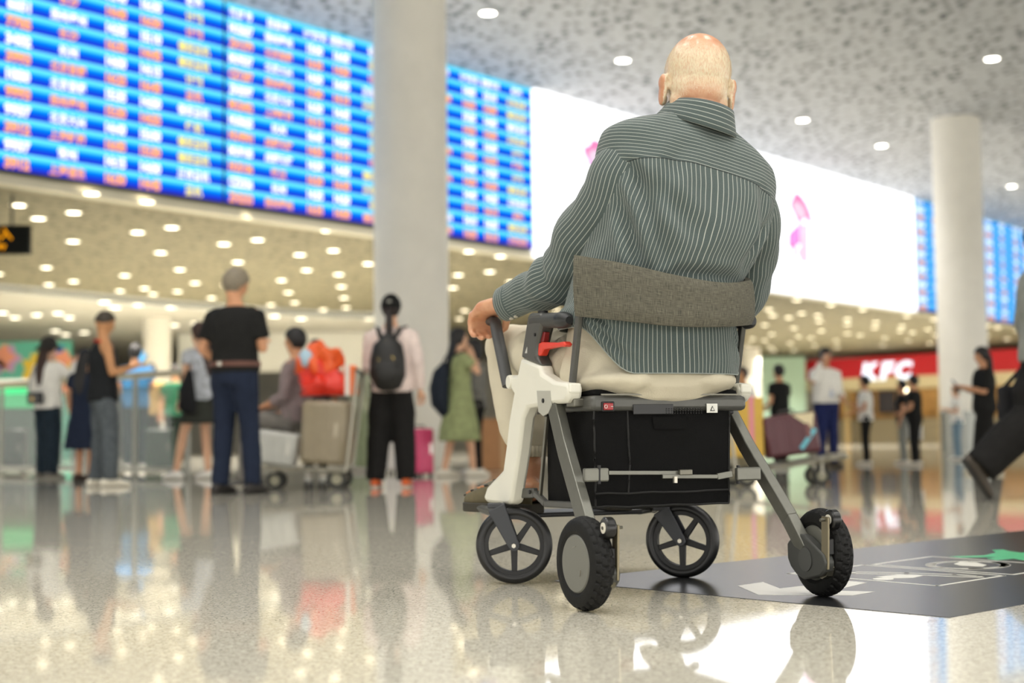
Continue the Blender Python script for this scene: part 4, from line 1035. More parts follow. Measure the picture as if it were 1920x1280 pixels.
def person(label, px, feet, head, hd, top, bot, hair, tone='warm', arms=('hang', 'hang'), sleeve=.55, shoes=(225, 222, 212), stance=((-.09, 0), (.09, 0)), head_yaw=0, look=0, lean=0.0, group=None, hairc=(26, 24, 24), base=None, hgt=None, seated=None, wide=1.0, belt=None, knees=None, lift=None, fat=1.1, topc='tee'):
    p = base if base is not None else atz(px, feet)
    H = hgt or ((hit(px, head, p, (0, 1, 0)).z))
    s = H / 1.75
    r = empty('person', (p.x, p.y, 0), math.radians(hd), s, label=label, cat='person', group=group)
    up = 0.0
    if seated: up = seated / s - .47 
    hip = .93; dz = 0
    if seated: dz = (seated / s + .10) - hip
    V = lambda x, y, z: Vector((x, y + lean * max(0, z - hip), z + dz))
    B = MB(); T = MB(); Q = MB()
    K = fat
    tor = [(.94, .160 * K, .115 * K), (.99, .165 * K, .118 * K), (1.08, .148 * K, .108 * K), (1.20, .158 * K, .114 * K), (1.32, .178 * K, .116 * K), (1.40, .165, .095), (1.445, .085, .07)]
    B.tube([V(0, 0, z) for z, a, b in tor], [(a * .93, b * .93) for z, a, b in tor], 14, ref=(0, 1, 0), dome=True)
    hc = V(0, .015, 1.625); Hm = Matrix.Rotation(math.radians(head_yaw), 3, 'Z') @ Matrix.Rotation(math.radians(look), 3, 'X')
    hpt = lambda x, y, z: hc + Hm @ Vector((x, y, z))
    B.tube([V(0, -.01, 1.40), V(0, 0, 1.48), hpt(0, -.01, -.05)], [.062, .056, .056], 12, ref=(0, 1, 0))
    B.ell(hpt(0, -.008, .02), (.081, .099, .104), Hm); B.ell(hpt(0, .02, -.045), (.062, .068, .075), Hm); B.ell(hpt(0, .092, -.012), (.013, .020, .024), Hm); B.ell(hpt(0, .035, -.09), (.045, .045, .03), Hm)
    for e in (-1, 1): B.ell(hpt(e * .078, -.005, -.01), (.010, .022, .032), Hm)
    F = MB()
    for sx, a in ((-1, arms[0]), (1, arms[1])):
        e, h = ARM[a] if isinstance(a, str) else a
        sh = V(sx * .178 * (K * .3 + .7), -.005, 1.385); e = V(sx * e[0], e[1], e[2]); h = V(sx * h[0], h[1], h[2])
        B.tube([sh, sh.lerp(e, .5), e], [.050, .046, .039], 12, ref=(.9, .3, 0), dome=True); B.tube([e, e.lerp(h, .4), h], [.039, .039, .026], 12, ref=(.3, .2, 1) if abs(h.z - e.z) < .12 else (.9, .4, 0), dome=True)
        d = (h - e).normalized(); w = d.cross(Vector((0, 0, 1)) if abs(d.z) < .8 else Vector((0, 1, 0))).normalized(); nn = w.cross(d)
        pc = h + d * .045; B.tube([h, pc, pc + d * .03], [(.026, .020), (.038, .018), (.038, .014)], 10, ref=tuple(nn), dome=True)
        for k in range(4):
            b0 = pc + d * .02 + w * (k - 1.5) * .019; ln = (.055, .066, .062, .048)[k]
            F.tube([b0, b0 + d * ln * .55 - nn * .006, b0 + d * ln * .9 - nn * .028], [.0095, .009, .007], 6, dome=True)
        F.tube([h + d * .02 + w * .024, h + d * .055 + w * .044 - nn * .01, h + d * .085 + w * .040 - nn * .02], [.012, .010, .008], 6, dome=True)
        if sleeve is not None:
            if sleeve <= 1: T.tube([sh + Vector((-sx * .04, 0, .0)), sh, sh.lerp(e, sleeve)], [.072, .074, .074], 14, ref=(0, 1, 0))
            else: T.tube([sh + Vector((-sx * .04, 0, 0)), sh, sh.lerp(e, .6), e, e.lerp(h, .5), e.lerp(h, min(.97, sleeve - 1))], [.070, .070, .068, .064, .058, .048], 14, ref=(.5, -.8, .1))
    # legs
    feetv = []
    for i, sx in ((0, -1), (1, 1)):
        hpv = Vector((sx * .085, 0, hip + dz - .02)); fx, fy = stance[i]; fz = .075 + (lift[i] if lift else 0)
        an = Vector((fx, fy, fz)); 
        kn = Vector(knees[i]) if knees and knees[i] else hpv.lerp(an, .5) + Vector((0, .022, .02))
        B.tube([hpv, hpv.lerp(kn, .5), kn], [.082, .070, .052], 12, ref=(1, 0, 0), dome=True); B.tube([kn, kn.lerp(an, .3), an], [.052, .052, .036], 12, ref=(1, 0, 0), dome=True)
        B.tube([an + Vector((0, -.02, -.02)), an + Vector((0, .08, -.04))], [.034, .03], 8, dome=True)
        feetv.append((hpv, kn, an))
        if bot[0] in ('trousers', 'wide'):
            w = wide * (1.45 if bot[0] == 'wide' else 1)
            Q.tube([hpv + Vector((0, 0, .06)), hpv + Vector((0, 0, -.06)), hpv.lerp(kn, .6), kn, kn.lerp(an, .5), an + Vector((0, 0, -.01))], [.100 * K, .102 * K, .090 * w, .080 * w, .074 * w, .068 * w], 14, ref=(1, 0, 0))
        elif bot[0] == 'shorts':
            Q.tube([hpv + Vector((0, 0, .06)), hpv + Vector((0, 0, -.06)), hpv.lerp(kn, .75)], [.100, .105, .098], 14, ref=(1, 0, 0))
    vox = .015
    me = remesh(B, vox, 3); join_meshes(me, F)
    link('body', me, skin(tone), r, 180)
    # upper garment
    if topc == 'dress':
        z = [(.42, .255, .23), (.55, .24, .21), (.75, .215, .175), (.92, .19, .145), (1.05, .17, .130), (1.2, .172, .128), (1.32, .190, .128), (1.40, .178, .106), (1.45, .085, .072)]
    elif topc == 'tank':
        z = [(.84, .180, .138), (.98, .180, .134), (1.08, .168, .124), (1.2, .178, .130), (1.28, .182, .126), (1.34, .150, .118), (1.40, .110, .100), (1.435, .08, .075)]
    else:
        z = [(.86 if topc == 'tee' else .93, .180, .138), (.98, .178, .134), (1.08, .166, .124), (1.2, .175, .130), (1.32, .193, .130), (1.40, .180, .108), (1.45, .088, .076)]
    T.tube([V(0, 0, q[0]) for q in z], [(q[1] * K, q[2] * K) for q in z], 20, ref=(0, 1, 0))
    link({'dress': 'dress', 'tank': 'tank_top'}.get(topc, 'top'), remesh(T, .016, 4, lambda q, n: .006 * noise.noise(q * 7) + .004 * noise.noise(q * 17)), top, r, 180)
    if bot[0] in ('trousers', 'wide', 'shorts'):
        Q.tube([V(0, 0, .84), V(0, 0, .95), V(0, 0, 1.03)], [(.165 * K, .125 * K), (.172 * K, .128 * K), (.158 * K, .118 * K)], 18, ref=(0, 1, 0))
        link('trousers', remesh(Q, .016, 4, lambda q, n: .007 * noise.noise(q * 6) + .004 * noise.noise((q.x * 14, q.y * 14, q.z * 30))), bot[1], r, 180)
    elif bot[0] == 'skirt':
        Q.tube([V(0, 0, .62), V(0, 0, .80), V(0, 0, .95), V(0, 0, 1.04)], [(.235, .205), (.205, .17), (.178, .138), (.155, .115)], 24, ref=(0, 1, 0)); link('skirt', remesh(Q, .016, 2), bot[1], r, 180)
    if belt is not None:
        mb = MB(); mb.lathe([(.0, -.02), (.0, .02), (.006, .02), (.006, -.02)], (0, 0, 0), (0, 0, 1), 40, lambda q, i, h: 1.0); 
        mb.v = [Vector((v.x * .182 * K, v.y * .142 * K, v.z)) + V(0, 0, 1.0) for v in mb.v]; bo = mb.build('belt', belt, r)
        mb = MB(); mb.box(V(-.03, -.143 * K, 1.0), (.035, .006, .03)); mb.build('buckle', G_STEEL, bo, 0)
    for (hpv, kn, an) in feetv:
        sh = MB(); f = (kn - an); pit = 0
        if lift and an.z > .2: pit = -1.0
        Rm = Matrix.Rotation(pit, 3, 'X')
        q = lambda x, y, zz: an + Rm @ Vector((x, y, zz))
        sh.tube([q(0, -.07, -.035), q(0, -.03, -.02), q(0, .04, -.028), q(0, .12, -.042), q(0, .18, -.048)], [(.036, .036), (.042, .05), (.044, .042), (.048, .03), (.036, .022)], 14, ref=(0, 0, 1), dome=True)
        so = sh.build('shoe', mat('shoe_%d_%d_%d' % tuple(shoes), shoes, .6), r, 180)
        sh = MB(); sh.tube([q(0, -.085, -.066), q(0, .04, -.066), q(0, .19, -.066)], [(.040, .010), (.048, .010), (.040, .010)], 14, ref=(0, 0, 1), dome=True); sh.build('sole', mat('sole_pale', (196, 190, 176), .7) if sum(shoes) > 200 else mat('sole_dark', (40, 38, 36), .7), so, 180)
    # hair or hat
    M_H = mat('hair_%d_%d_%d' % tuple(hairc), hairc, .55, noise_amt=.2, scale=60)
    def cap_shape(k, cut, frontcut):
        mb = MB(); mb.ell(hpt(0, -.010, .022), (.084 * k, .103 * k, .107 * k), Hm, 28, 20)
        iv = Hm.transposed()
        for v in mb.v:
            l = iv @ (v - hc)
            lim = cut + (frontcut - cut) * smooth01(-.02, .075, l.y)
            f = smooth01(lim - .012, lim + .004, l.z)
            v2 = hc + Hm @ (Vector((0, -.01, .022)) + (l - Vector((0, -.01, .022))) * (.86 + .14 * f)); v.x, v.y, v.z = v2.x, v2.y, v2.z
        return mb
    if hair in ('short', 'buzz', 'bob', 'long', 'pony', 'cap', 'hat'):
        ho = cap_shape({'buzz': 1.015, 'short': 1.08}.get(hair, 1.07), {'buzz': -.02, 'short': -.100}.get(hair, -.09), .065).build('hair', M_H, r, 180)
        if hair in ('long', 'hat'):
            mb = MB(); mb.tube([hpt(0, -.05, .03), hpt(0, -.085, -.06), V(0, -.10, 1.44), V(0, -.125, 1.30), V(0, -.125, 1.16), V(0, -.11, 1.10)], [(.075, .06), (.085, .045), (.095, .035), (.085, .028), (.06, .02), (.02, .01)], 16, ref=(0, 1, 0), dome=True); mb.build('long_hair', M_H, ho, 180)
        if hair in ('pony', 'cap'):
            mb = MB(); mb.tube([hpt(0, -.09, -.02), hpt(0, -.125, -.06), V(0, -.12, 1.42), V(0.01, -.13, 1.30), V(.01, -.13, 1.24)], [.026, .034, .038, .026, .008], 12, dome=True); mb.build('ponytail', M_H, ho, 180)
        if hair == 'bob':
            mb = MB(); mb.tube([hpt(0, -.03, .05), hpt(0, -.05, -.03), hpt(0, -.05, -.11)], [(.08, .08), (.092, .07), (.085, .05)], 16, ref=(0, 1, 0), dome=True); mb.build('long_hair', M_H, ho, 180)
        if hair == 'cap':
            mb = cap_shape(1.12, .0, .03); c = mb.build('cap', cloth('cap_black', (26, 26, 25)), r, 180)
            mb = MB(); mb.tube([hpt(0, .08, .045), hpt(0, .13, .04), hpt(0, .165, .03)], [(.075, .008), (.07, .007), (.045, .006)], 14, ref=(0, 0, 1), dome=True); mb.build('peak', cloth('cap_black', (26, 26, 25)), c, 180)
            mb = MB(); mb.ell(hpt(0, -.118, .055), (.02, .004, .016), Hm, 12, 8); mb.build('badge', mat('badge_grey', (150, 148, 138), .5), c)
        if hair == 'hat':
            c = cap_shape(1.14, .0, .0).build('bucket_hat', cloth('hat_dark', (58, 56, 52)), r, 180)
            mb = MB(); mb.lathe([(.092, .03), (.170, -.030), (.172, -.024), (.094, .04)], hpt(0, -.008, .0), (0, 0, 1), 28); mb.build('brim', cloth('hat_dark', (58, 56, 52)), c, 180)
    # face
    if abs(((hd + head_yaw + 180) % 360) - 180) > 40:
        for e in (-1, 1):
            mb = MB(); mb.ell(hpt(e * .030, .0835, .006), (.012, .006, .006), Hm, 10, 6); mb.build('eye', mat('eye_dark', (38, 30, 26), .3), r)
        mb = MB(); mb.ell(hpt(0, .083, -.062), (.022, .006, .006), Hm, 12, 6); mb.build('mouth', mat('lips', (170, 96, 84), .5), r)
    r['_s'] = s
    del r['_s']
    return r, (lambda x, y, z: V(x, y, z))
def held_phone(root, at, label, tilt=-50, yaw=0, glowing=True):
    o = like('mobile_phone', root, label=label, cat='phone'); at = Vector(at)
    M = Matrix.Rotation(math.radians(yaw), 3, 'Z') @ Matrix.Rotation(math.radians(tilt), 3, 'X')
    mb = MB(); mb.box(at, (.076, .010, .155), M); mb.build('phone_body', mat('phone_black', (24, 24, 28), .3), o, 0, .004)
    mb = MB(); mb.box(at + M @ Vector((0, -.0058, 0)), (.068, .001, .145), M); mb.build('phone_screen', glow('phone_glow', (120, 200, 250), 1.0, False), o, 0)
    return o
BLK = cloth('black', (30, 30, 29)); NAVY = cloth('navy', (32, 40, 58)); WHT = cloth('white', (246, 243, 234), .06); JEAN = cloth('washed_jeans', (86, 92, 96), .25); DJEAN = cloth('dark_jeans', (36, 48, 58), .2); BLKT = cloth('black_trousers', (27, 26, 25))
# --- beside the glass railing
r1, v1 = person('woman in a dark bucket hat and white top beside glass railing', 88, 897, 632, -35, WHT, ('wide', DJEAN), 'hat', 'fair', ('hip', 'up'), 1.9, (120, 116, 108), hairc=(58, 36, 28), wide=.85)
held_phone(r1, v1(.17, .37, 1.50), 'phone raised by the woman in the bucket hat', -10, 0)
cb_ = like('crossbody_bag', r1, label='small black crossbody bag on the woman in bucket hat', cat='bag')
mb = MB(); mb.box(v1(.02, -.20, .99), (.24, .08, .15)); mb.build('bag_body', mat('leather_black', (24, 22, 20), .35), cb_, 0, .02)
mb = MB(); mb.box(v1(.02, -.243, .98), (.05, .008, .04)); mb.build('bag_clasp', mat('gold_clasp', (196, 168, 96), .3, .8), cb_, 0, .004)
mb = MB(); mb.tube([v1(-.10, -.20, 1.05), v1(-.16, -.15, 1.2), v1(-.10, -.12, 1.38), v1(.05, -.05, 1.47)], .008, 6); mb.build('bag_strap', mat('leather_black', (24, 22, 20), .35), cb_)
person('woman in a long navy dress hidden behind the tank top man', 158, 901, 655, -20, NAVY, ('none', None), 'long', 'warm', ('hang', 'hang'), .6, (70, 50, 40), topc='dress')
r3, v3 = person('man in a black and red tank top with washed jeans', 192, 912, 583, -62, cloth('black_tank', (32, 34, 36)), ('trousers', JEAN), 'buzz', 'tan', ('phone', 'phone'), None, (228, 222, 204), ((-.13, -.03), (.12, .05)), look=-22, topc='tank', wide=1.15, hairc=(60, 52, 40), fat=1.1)
mb = MB(); mb.tube([v3(-.165, .02, 1.20), v3(-.172, .03, 1.26), v3(-.150, .03, 1.33)], [(.01, .05), (.012, .05), (.01, .03)], 10, ref=(0, 1, 0), dome=True); mb.build('red_panel', cloth('red', (206, 38, 34)), r3, 180)
mb = MB(); mb.tube([v3(-.075, -.05, 1.44), v3(0, -.085, 1.455), v3(.075, -.05, 1.44)], .012, 8, dome=True); mb.build('red_neck_band', cloth('red', (206, 38, 34)), r3, 180)
held_phone(r3, v3(0, .40, 1.26), 'phone held by the tank top man', -35)
r4, v4 = person('person in a blue top behind the tank top man', 253, 880, 645, 15, cloth('sky_blue', (70, 130, 180)), ('trousers', DJEAN), 'short', 'warm', ('front', 'phone'), .55, (214, 210, 200))
held_phone(r4, v4(.08, -.02, 1.58), 'phone held at the head of person in blue', -10)
person('person in tan top behind the glass railing by slim pillar', 282, 873, 680, 180, cloth('tan', (170, 140, 90)), ('trousers', BLKT), 'short', 'warm')
person('person in a green top beyond the glass railing', 328, 873, 684, 170, cloth('bottle_green', (46, 110, 80)), ('trousers', BLKT), 'short', 'warm')
r6, v6 = person('woman in a short dark skirt and white trainers behind black polo man', 374, 898, 604, 58, cloth('pale_print', (186, 190, 196), .35), ('skirt', cloth('dark_skirt', (58, 60, 54))), 'long', 'fair', ('hang', 'front'), .5, (240, 237, 228), ((-.10, .26), (.08, -.06)), hairc=(62, 40, 32))
sb_ = like('shoulder_bag', r6, label='soft black shoulder bag on the skirt woman', cat='bag')
mb = MB(); mb.tube([v6(-.25, -.08, 1.18), v6(-.30, -.10, 1.0), v6(-.31, -.12, .80), v6(-.28, -.12, .74)], [(.02, .05), (.05, .11), (.06, .13), (.03, .10)], 14, ref=(0, 1, 0), dome=True); mb.build('bag_body', cloth('bag_black', (34, 34, 36)), sb_, 180)
mb = MB(); mb.tube([v6(-.25, -.08, 1.16), v6(-.21, -.03, 1.40), v6(-.18, .06, 1.36), v6(-.24, .04, 1.1)], .010, 6); mb.build('bag_strap', cloth('bag_black', (34, 34, 36)), sb_, 180)
person('man in a black polo shirt, navy trousers and brown belt', 440, 926, 503, -22, BLK, ('trousers', NAVY), 'short', 'warm', ('hip', 'phone'), .72, (40, 36, 34), ((-.12, -.02), (.13, .05)), head_yaw=-35, look=-24, belt=mat('brown_leather', (92, 54, 40), .5), hairc=(128, 118, 100), topc='polo', fat=1.16)
# --- at the left trolley
base8 = atz(545, 915); base8.y += .35
person('young man in a mauve shirt seated by the silver case', 540, 905, 612, 75, cloth('mauve', (138, 124, 124)), ('trousers', cloth('grey_trousers', (120, 116, 110))), 'short', 'warm', ('front', 'front'), 1.6, (90, 88, 84), ((-.10, .48), (.10, .48)), head_yaw=5, look=-8, base=base8, hgt=1.68, seated=.55, knees=((-.10, .46, .62), (.10, .46, .62)))
person('black haired person behind the red plastic bag', 592, 889, 636, 0, cloth('charcoal', (60, 58, 60)), ('trousers', BLKT), 'short', 'warm')
person('stooping person in pale green between suitcase and backpack woman', 674, 884, 664, -60, cloth('pale_green', (186, 190, 160)), ('wide', cloth('sage', (150, 160, 128))), 'bob', 'fair', ('hip', 'front'), 1.6, (206, 200, 190), lean=.25, hairc=(90, 86, 80))
r10, v10 = person('woman in a black cap and pink blouse with orange shoes', 735, 913, 553, -4, cloth('blush', (226, 208, 200)), ('wide', BLKT), 'cap', 'fair', ('front', 'hang'), 1.92, (206, 92, 36), ((-.15, .0), (.13, .0)), wide=.92, hairc=(34, 24, 22))
bp_ = like('backpack', r10, label='black backpack with gold clasps on the capped woman', cat='backpack')
mb = MB(); mb.tube([v10(0, -.19, .93), v10(0, -.215, 1.0), v10(0, -.21, 1.15), v10(0, -.19, 1.28), v10(0, -.17, 1.34)], [(.13, .07), (.165, .095), (.16, .095), (.135, .08), (.07, .05)], 22, ref=(0, 1, 0), dome=True); mb.build('pack_body', mat('pack_black', (26, 25, 23), .55), bp_, 180)
mb = MB(); mb.tube([v10(0, -.275, .96), v10(0, -.29, 1.02), v10(0, -.28, 1.10)], [(.10, .04), (.125, .045), (.11, .035)], 18, ref=(0, 1, 0), dome=True); mb.build('pack_pocket', mat('pack_black', (26, 25, 23), .55), bp_, 180)
for x, z in ((0, 1.29), (-.05, 1.14), (.05, 1.15)):
    mb = MB(); mb.lathe([(.0, 0), (.024, 0), (.020, .012), (0, .012)], v10(x, -.285 if z < 1.2 else -.245, z), (0, -1, 0), 14, closed=False); mb.build('pack_clasp', mat('gold_clasp', (196, 168, 96), .3, .8), bp_)
for sx in (-1, 1):
    mb = MB(); mb.tube([v10(sx * .06, -.19, 1.34), v10(sx * .10, -.12, 1.43), v10(sx * .13, .0, 1.46), v10(sx * .13, .12, 1.38)], [(.022, .007)] * 4, 8, ref=(0, 1, 0)); mb.build('pack_strap', mat('pack_black', (26, 25, 23), .55), bp_, 180)
r11, v11 = person('woman in a long sage green dress carrying a dark rucksack', 862, 893, 615, -68, cloth('sage_dress', (150, 158, 112), .2), ('none', None), 'long', 'fair', ('shoulder', 'shoulder'), .62, (222, 216, 200), ((-.09, -.16), (.09, .14)), topc='dress', look=5)
rk = like('rucksack', r11, label='dark blue rucksack on the back of green dress woman', cat='backpack')
mb = MB(); mb.tube([v11(0, -.19, .76), v11(0, -.24, .86), v11(0, -.25, 1.04), v11(0, -.22, 1.22), v11(0, -.18, 1.30)], [(.11, .06), (.15, .10), (.155, .11), (.14, .09), (.07, .05)], 20, ref=(0, 1, 0), dome=True); mb.build('pack_body', cloth('pack_navy', (38, 44, 54)), rk, 180)
for sx in (-1, 1):
    mb = MB(); mb.tube([v11(sx * .08, -.20, 1.28), v11(sx * .12, -.12, 1.42), v11(sx * .13, .0, 1.47), v11(sx * .14, .12, 1.34), v11(sx * .15, .04, 1.1)], .012, 6); mb.build('pack_strap', cloth('pack_navy', (38, 44, 54)), rk, 180)
person('dark haired person in grey facing the green dress woman', 893, 889, 636, 100, cloth('stone', (120, 118, 112)), ('trousers', BLKT), 'bob', 'fair', ('front', 'front'), 1.6)
# --- towards the red shop front
person('ruddy person in white behind the yellow box', 1397, 884, 688, 120, WHT, ('trousers', cloth('khaki', (150, 140, 112))), 'short', 'tan', hairc=(70, 56, 50))
person('young man in a black tee shirt by pale green wall', 1465, 877, 683, 40, BLK, ('trousers', BLKT), 'short', 'warm', ('front', 'front'))
r16, v16 = person('man in a white shirt and lanyard talking on a phone', 1552, 875, 652, 200, WHT, ('trousers', cloth('royal_navy', (36, 44, 88))), 'short', 'warm', ('front', 'ear'), 1.9, (60, 52, 46), ((-.11, 0), (.11, 0)), topc='polo', fat=1.2, look=-4)
held_phone(r16, v16(.105, .055, 1.60), 'dark phone at the ear of the lanyard man', 5, -85)
ln = like('lanyard', r16, label='blue lanyard with badge on the white shirt man', cat='lanyard')
mb = MB(); mb.tube([v16(-.06, .03, 1.46), v16(-.045, .125, 1.36), v16(0, .150, 1.12), v16(.045, .125, 1.36), v16(.06, .03, 1.46)], .009, 6); mb.build('ribbon', cloth('lanyard_blue', (84, 96, 130)), ln)
mb = MB(); mb.box(v16(0, .157, 1.06), (.07, .006, .10)); mb.build('badge', mat('badge_white', (206, 212, 222), .4), ln, 0)
r17, v17 = person('man in a white tee shirt and black trousers by shop queue', 1626, 871, 704, 75, WHT, ('trousers', BLKT), 'short', 'warm', ('front', 'phone'), .6, (226, 220, 208))
held_phone(r17, v17(.06, .38, 1.24), 'phone held by the white tee shirt man', -40)
r18, v18 = person('man all in black holding a white carrier bag', 1718, 872, 703, 60, BLK, ('trousers', BLKT), 'short', 'warm', ('front', 'bag'), .6, (222, 216, 204))
wb = like('carrier_bag', r18, label='white carrier bag held by the man all in black', cat='bag')
mb = MB(); mb.box(v18(.27, .07, .64), (.08, .28, .30)); mb.build('bag_body', mat('paper_white', (232, 230, 222), .6), wb, 0, .01)
for sx in (-1, 1): mb = MB(); mb.tube([v18(.27 + sx * .03, .0, .79), v18(.27 + sx * .02, .07, .86), v18(.27 + sx * .03, .14, .79)], .006, 6); mb.build('bag_handle', mat('paper_white', (232, 230, 222), .6), wb)
person('man in a black tee shirt and grey trousers in shop queue', 1696, 869, 712, 70, BLK, ('trousers', cloth('pale_grey', (134, 136, 130))), 'short', 'warm', ('hang', 'hang'), .6, (214, 208, 196))
person('woman in white and pale jeans beside the white pillar', 1797, 862, 722, 80, WHT, ('trousers', cloth('pale_jeans', (120, 144, 160))), 'short', 'fair', ('phone', 'phone'), .6, hairc=(90, 66, 50))
r20, v20 = person('long haired woman in black reading her phone', 1850, 887, 650, 84, BLK, ('wide', BLKT), 'long', 'warm', ('phone', 'phone'), .9, (206, 196, 170), ((-.09, .12), (.09, -.16)), look=-12, wide=.9, fat=1.2)
held_phone(r20, v20(0, .38, 1.24), 'phone held by the long haired woman in black', -40)
b21 = atz(1840, 940); b21 = Vector((b21.x + .42, b21.y + .02, 0))
r21, v21 = person('walker in black trousers and grey top with one heel raised', 0, 0, 0, -88, cloth('heather_top', (132, 134, 128)), ('wide', BLKT), 'short', 'warm', ('hang', 'hang'), 1.9, (66, 58, 48), ((-.09, -.40), (.09, .34)), base=b21, hgt=1.70, lift=(.14, 0), knees=((-.09, -.05, .52), (.09, .22, .50)), wide=1.15)
sb2 = like('messenger_bag', r21, label='black messenger bag on the hip of the walker', cat='bag')
mb = MB(); mb.box(v21(-.24, -.11, .60), (.10, .20, .24)); mb.build('bag_body', cloth('bag_black', (34, 34, 36)), sb2, 0, .03)
mb = MB(); mb.tube([v21(-.24, -.04, .70), v21(-.25, .02, .88), v21(-.25, .0, .88), v21(-.24, -.18, .70)], .014, 8); mb.build('bag_strap', cloth('bag_black', (34, 34, 36)), sb2)
mb = MB(); mb.lathe([(0, 0), (.022, 0), (.022, .006), (0, .006)], v21(-.292, -.13, .57), (-1, 0, 0), 14, closed=False); mb.build('bag_badge', mat('badge_yellow', (214, 200, 50), .5), sb2)

# ================================================================== LUGGAGE, RAILING, SHOP AND FLOOR SIGN
def suitcase(name, label, c, size, rot, col, ribs=5, cat='suitcase', m=None, trim=(150, 146, 134), feet=True, group=None):
    """c is the middle of the bottom; size is width, depth, height"""
    w, d, h = size
    o = bpy.data.objects.new(name, None); COL.objects.link(o); o.location = c; o.rotation_euler = rot; o.empty_display_size = .1
    tag(o, label, cat, group)
    mm = m or mat('shell_%d_%d_%d' % tuple(col), col, .35, noise_amt=.05, scale=12)
    mb = MB(); mb.box((0, 0, h / 2), (w, d, h)); mb.build('shell', mm, o, 40, min(w, d, h) * .12)
    for i in range(ribs):
        x = (i - (ribs - 1) / 2) * w / (ribs + .6)
        mb = MB(); mb.box((x, 0, h / 2), (w / (ribs * 2.6), d + .012, h * .86)); mb.build('rib', mm, o, 40, .005)
    T_ = mat('trim_%d_%d_%d' % tuple(trim), trim, .35, .5)
    mb = MB(); mb.box((0, 0, h / 2), (w + .006, .018, h + .006)); mb.build('seam_frame', T_, o, 30, .004)
    mb = MB(); mb.tube([(-.07, 0, h), (-.06, 0, h + .03), (.06, 0, h + .03), (.07, 0, h)], .009, 8); mb.build('handle', mat('handle_dark', (60, 58, 54), .5), o)
    mb = MB(); mb.box((w * .3, -d / 2 - .008, h * .55), (.03, .014, .12)); mb.build('latch', T_, o, 0, .003)
    if feet:
        for sx in (-1, 1):
            for sy in (-1, 1):
                mb = MB(); mb.lathe([(.004, -.012), (.024, -.012), (.024, .012), (.004, .012)], (sx * w * .38, sy * d * .36, -.024), (1, 0, 0), 14); mb.build('wheel', G_BLACK, o)
    return o
def trolley(label, c, yaw, L=.95, wd=.56, tilt=.12):
    o = empty('luggage_trolley', c, yaw, label=label, cat='luggage trolley')
    M_T = mat('trolley_steel', (150, 146, 132), .35, .7); zf = lambda x: .17 + tilt * x
    for sy in (-1, 1):
        mb = MB(); mb.tube([(-L / 2, sy * wd / 2, zf(-.5 * L)), (0, sy * wd / 2, zf(0)), (L / 2, sy * wd * .36, zf(.5 * L))], .018, 10); mb.build('side_rail', M_T, o)
        mb = MB(); mb.tube([(-L / 2, sy * wd / 2, zf(-.5 * L)), (-L / 2 - .05, sy * wd / 2, .55), (-L / 2 - .10, sy * wd / 2, 1.0)], .016, 10); mb.build('upright', M_T, o)
    for k in range(5):
        x = -L / 2 + L * (k + .3) / 5; mb = MB(); mb.bar((x, -wd / 2, zf(x)), (x, wd / 2, zf(x)), .06, .012); mb.build('deck_slat', M_T, o, 0, .003)
    mb = MB(); mb.tube([(-L / 2 - .10, -wd / 2, 1.0), (-L / 2 - .10, wd / 2, 1.0)], .02, 12); mb.build('push_bar', mat('push_bar_black', (36, 36, 36), .6), o)
    mb = MB(); mb.tube([(L / 2, -wd * .36, zf(L / 2)), (L / 2 + .05, 0, zf(L / 2) + .01), (L / 2, wd * .36, zf(L / 2))], .02, 10); mb.build('bumper', mat('bumper_cream', (206, 198, 170), .5), o)
    for x, y, r in ((-L * .40, -wd * .45, .085), (-L * .40, wd * .45, .085), (L * .30, -.10, .075), (L * .30, .10, .075)):
        mb = MB(); mb.lathe([(r * .55, -.018), (r * .93, -.02), (r, -.012), (r, .012), (r * .93, .02), (r * .55, .018)], (x, y, r), (0, 1, 0), 28); w = mb.build('wheel', mat('trolley_tyre', (46, 46, 42), .6), o)
        mb = MB(); mb.lathe([(0, -.014), (r * .56, -.014), (r * .56, .014), (0, .014)], (x, y, r), (0, 1, 0), 20, closed=False); mb.build('wheel_disc', mat('wheel_disc', (150, 146, 124), .5), w)
        mb = MB(); mb.bar((x, y - .028, r), (x, y - .028, zf(x)), .02, .006, up=(0, 1, 0)); mb.build('wheel_fork', M_T, o, 0)
    return o
# left trolley with its load
DL = 12.35
pt = lambda px, py, d=DL: aty(px, py, d)
a = pt(570, 912); trolley('steel luggage trolley loaded with silver case and beige suitcase', (a.x, DL, 0), PI, .78, .5, .05)
a = pt(511, 862, DL - .1); suitcase('metal_case', 'ribbed silver metal case lying on trolley', (a.x, a.y + .1, .205), (.36, .30, .29), (0, .14, .05), (186, 186, 178), 4, 'case', feet=False, trim=(196, 194, 184))
a = pt(612, 875); suitcase('suitcase', 'large beige hard shell suitcase below the red bag', (a.x, a.y, .205), (.40, .36, .55), (0, .06, -.15), (150, 138, 114), 4, trim=(170, 160, 138), feet=False)
a = pt(601, 753); rb_ = empty('plastic_bag', (a.x, a.y, .80), label='bulging red and orange plastic bag on the beige suitcase', cat='bag')
def blob(c, r, seed, amp=.25, f=5):
    mb = MB(); mb.ell(c, r, None, 28, 18); cc = Vector(c)
    for v in mb.v:
        k = 1 + amp * noise.noise((v - cc) * f + Vector((seed, 0, 0))); q = cc + (v - cc) * k; v.x, v.y, v.z = q.x, q.y, max(q.z, 0.0)
    return mb
blob((0, 0, .12), (.20, .15, .17), 1, .75, 9).build('bag_bottom', mat('plastic_red', (226, 52, 34), .35, bump=.5, bscale=30), rb_, 180)
blob((-.02, .0, .30), (.16, .11, .14), 4, .9, 10).build('bag_top', mat('plastic_orange', (240, 98, 40), .35, bump=.5, bscale=30), rb_, 180)
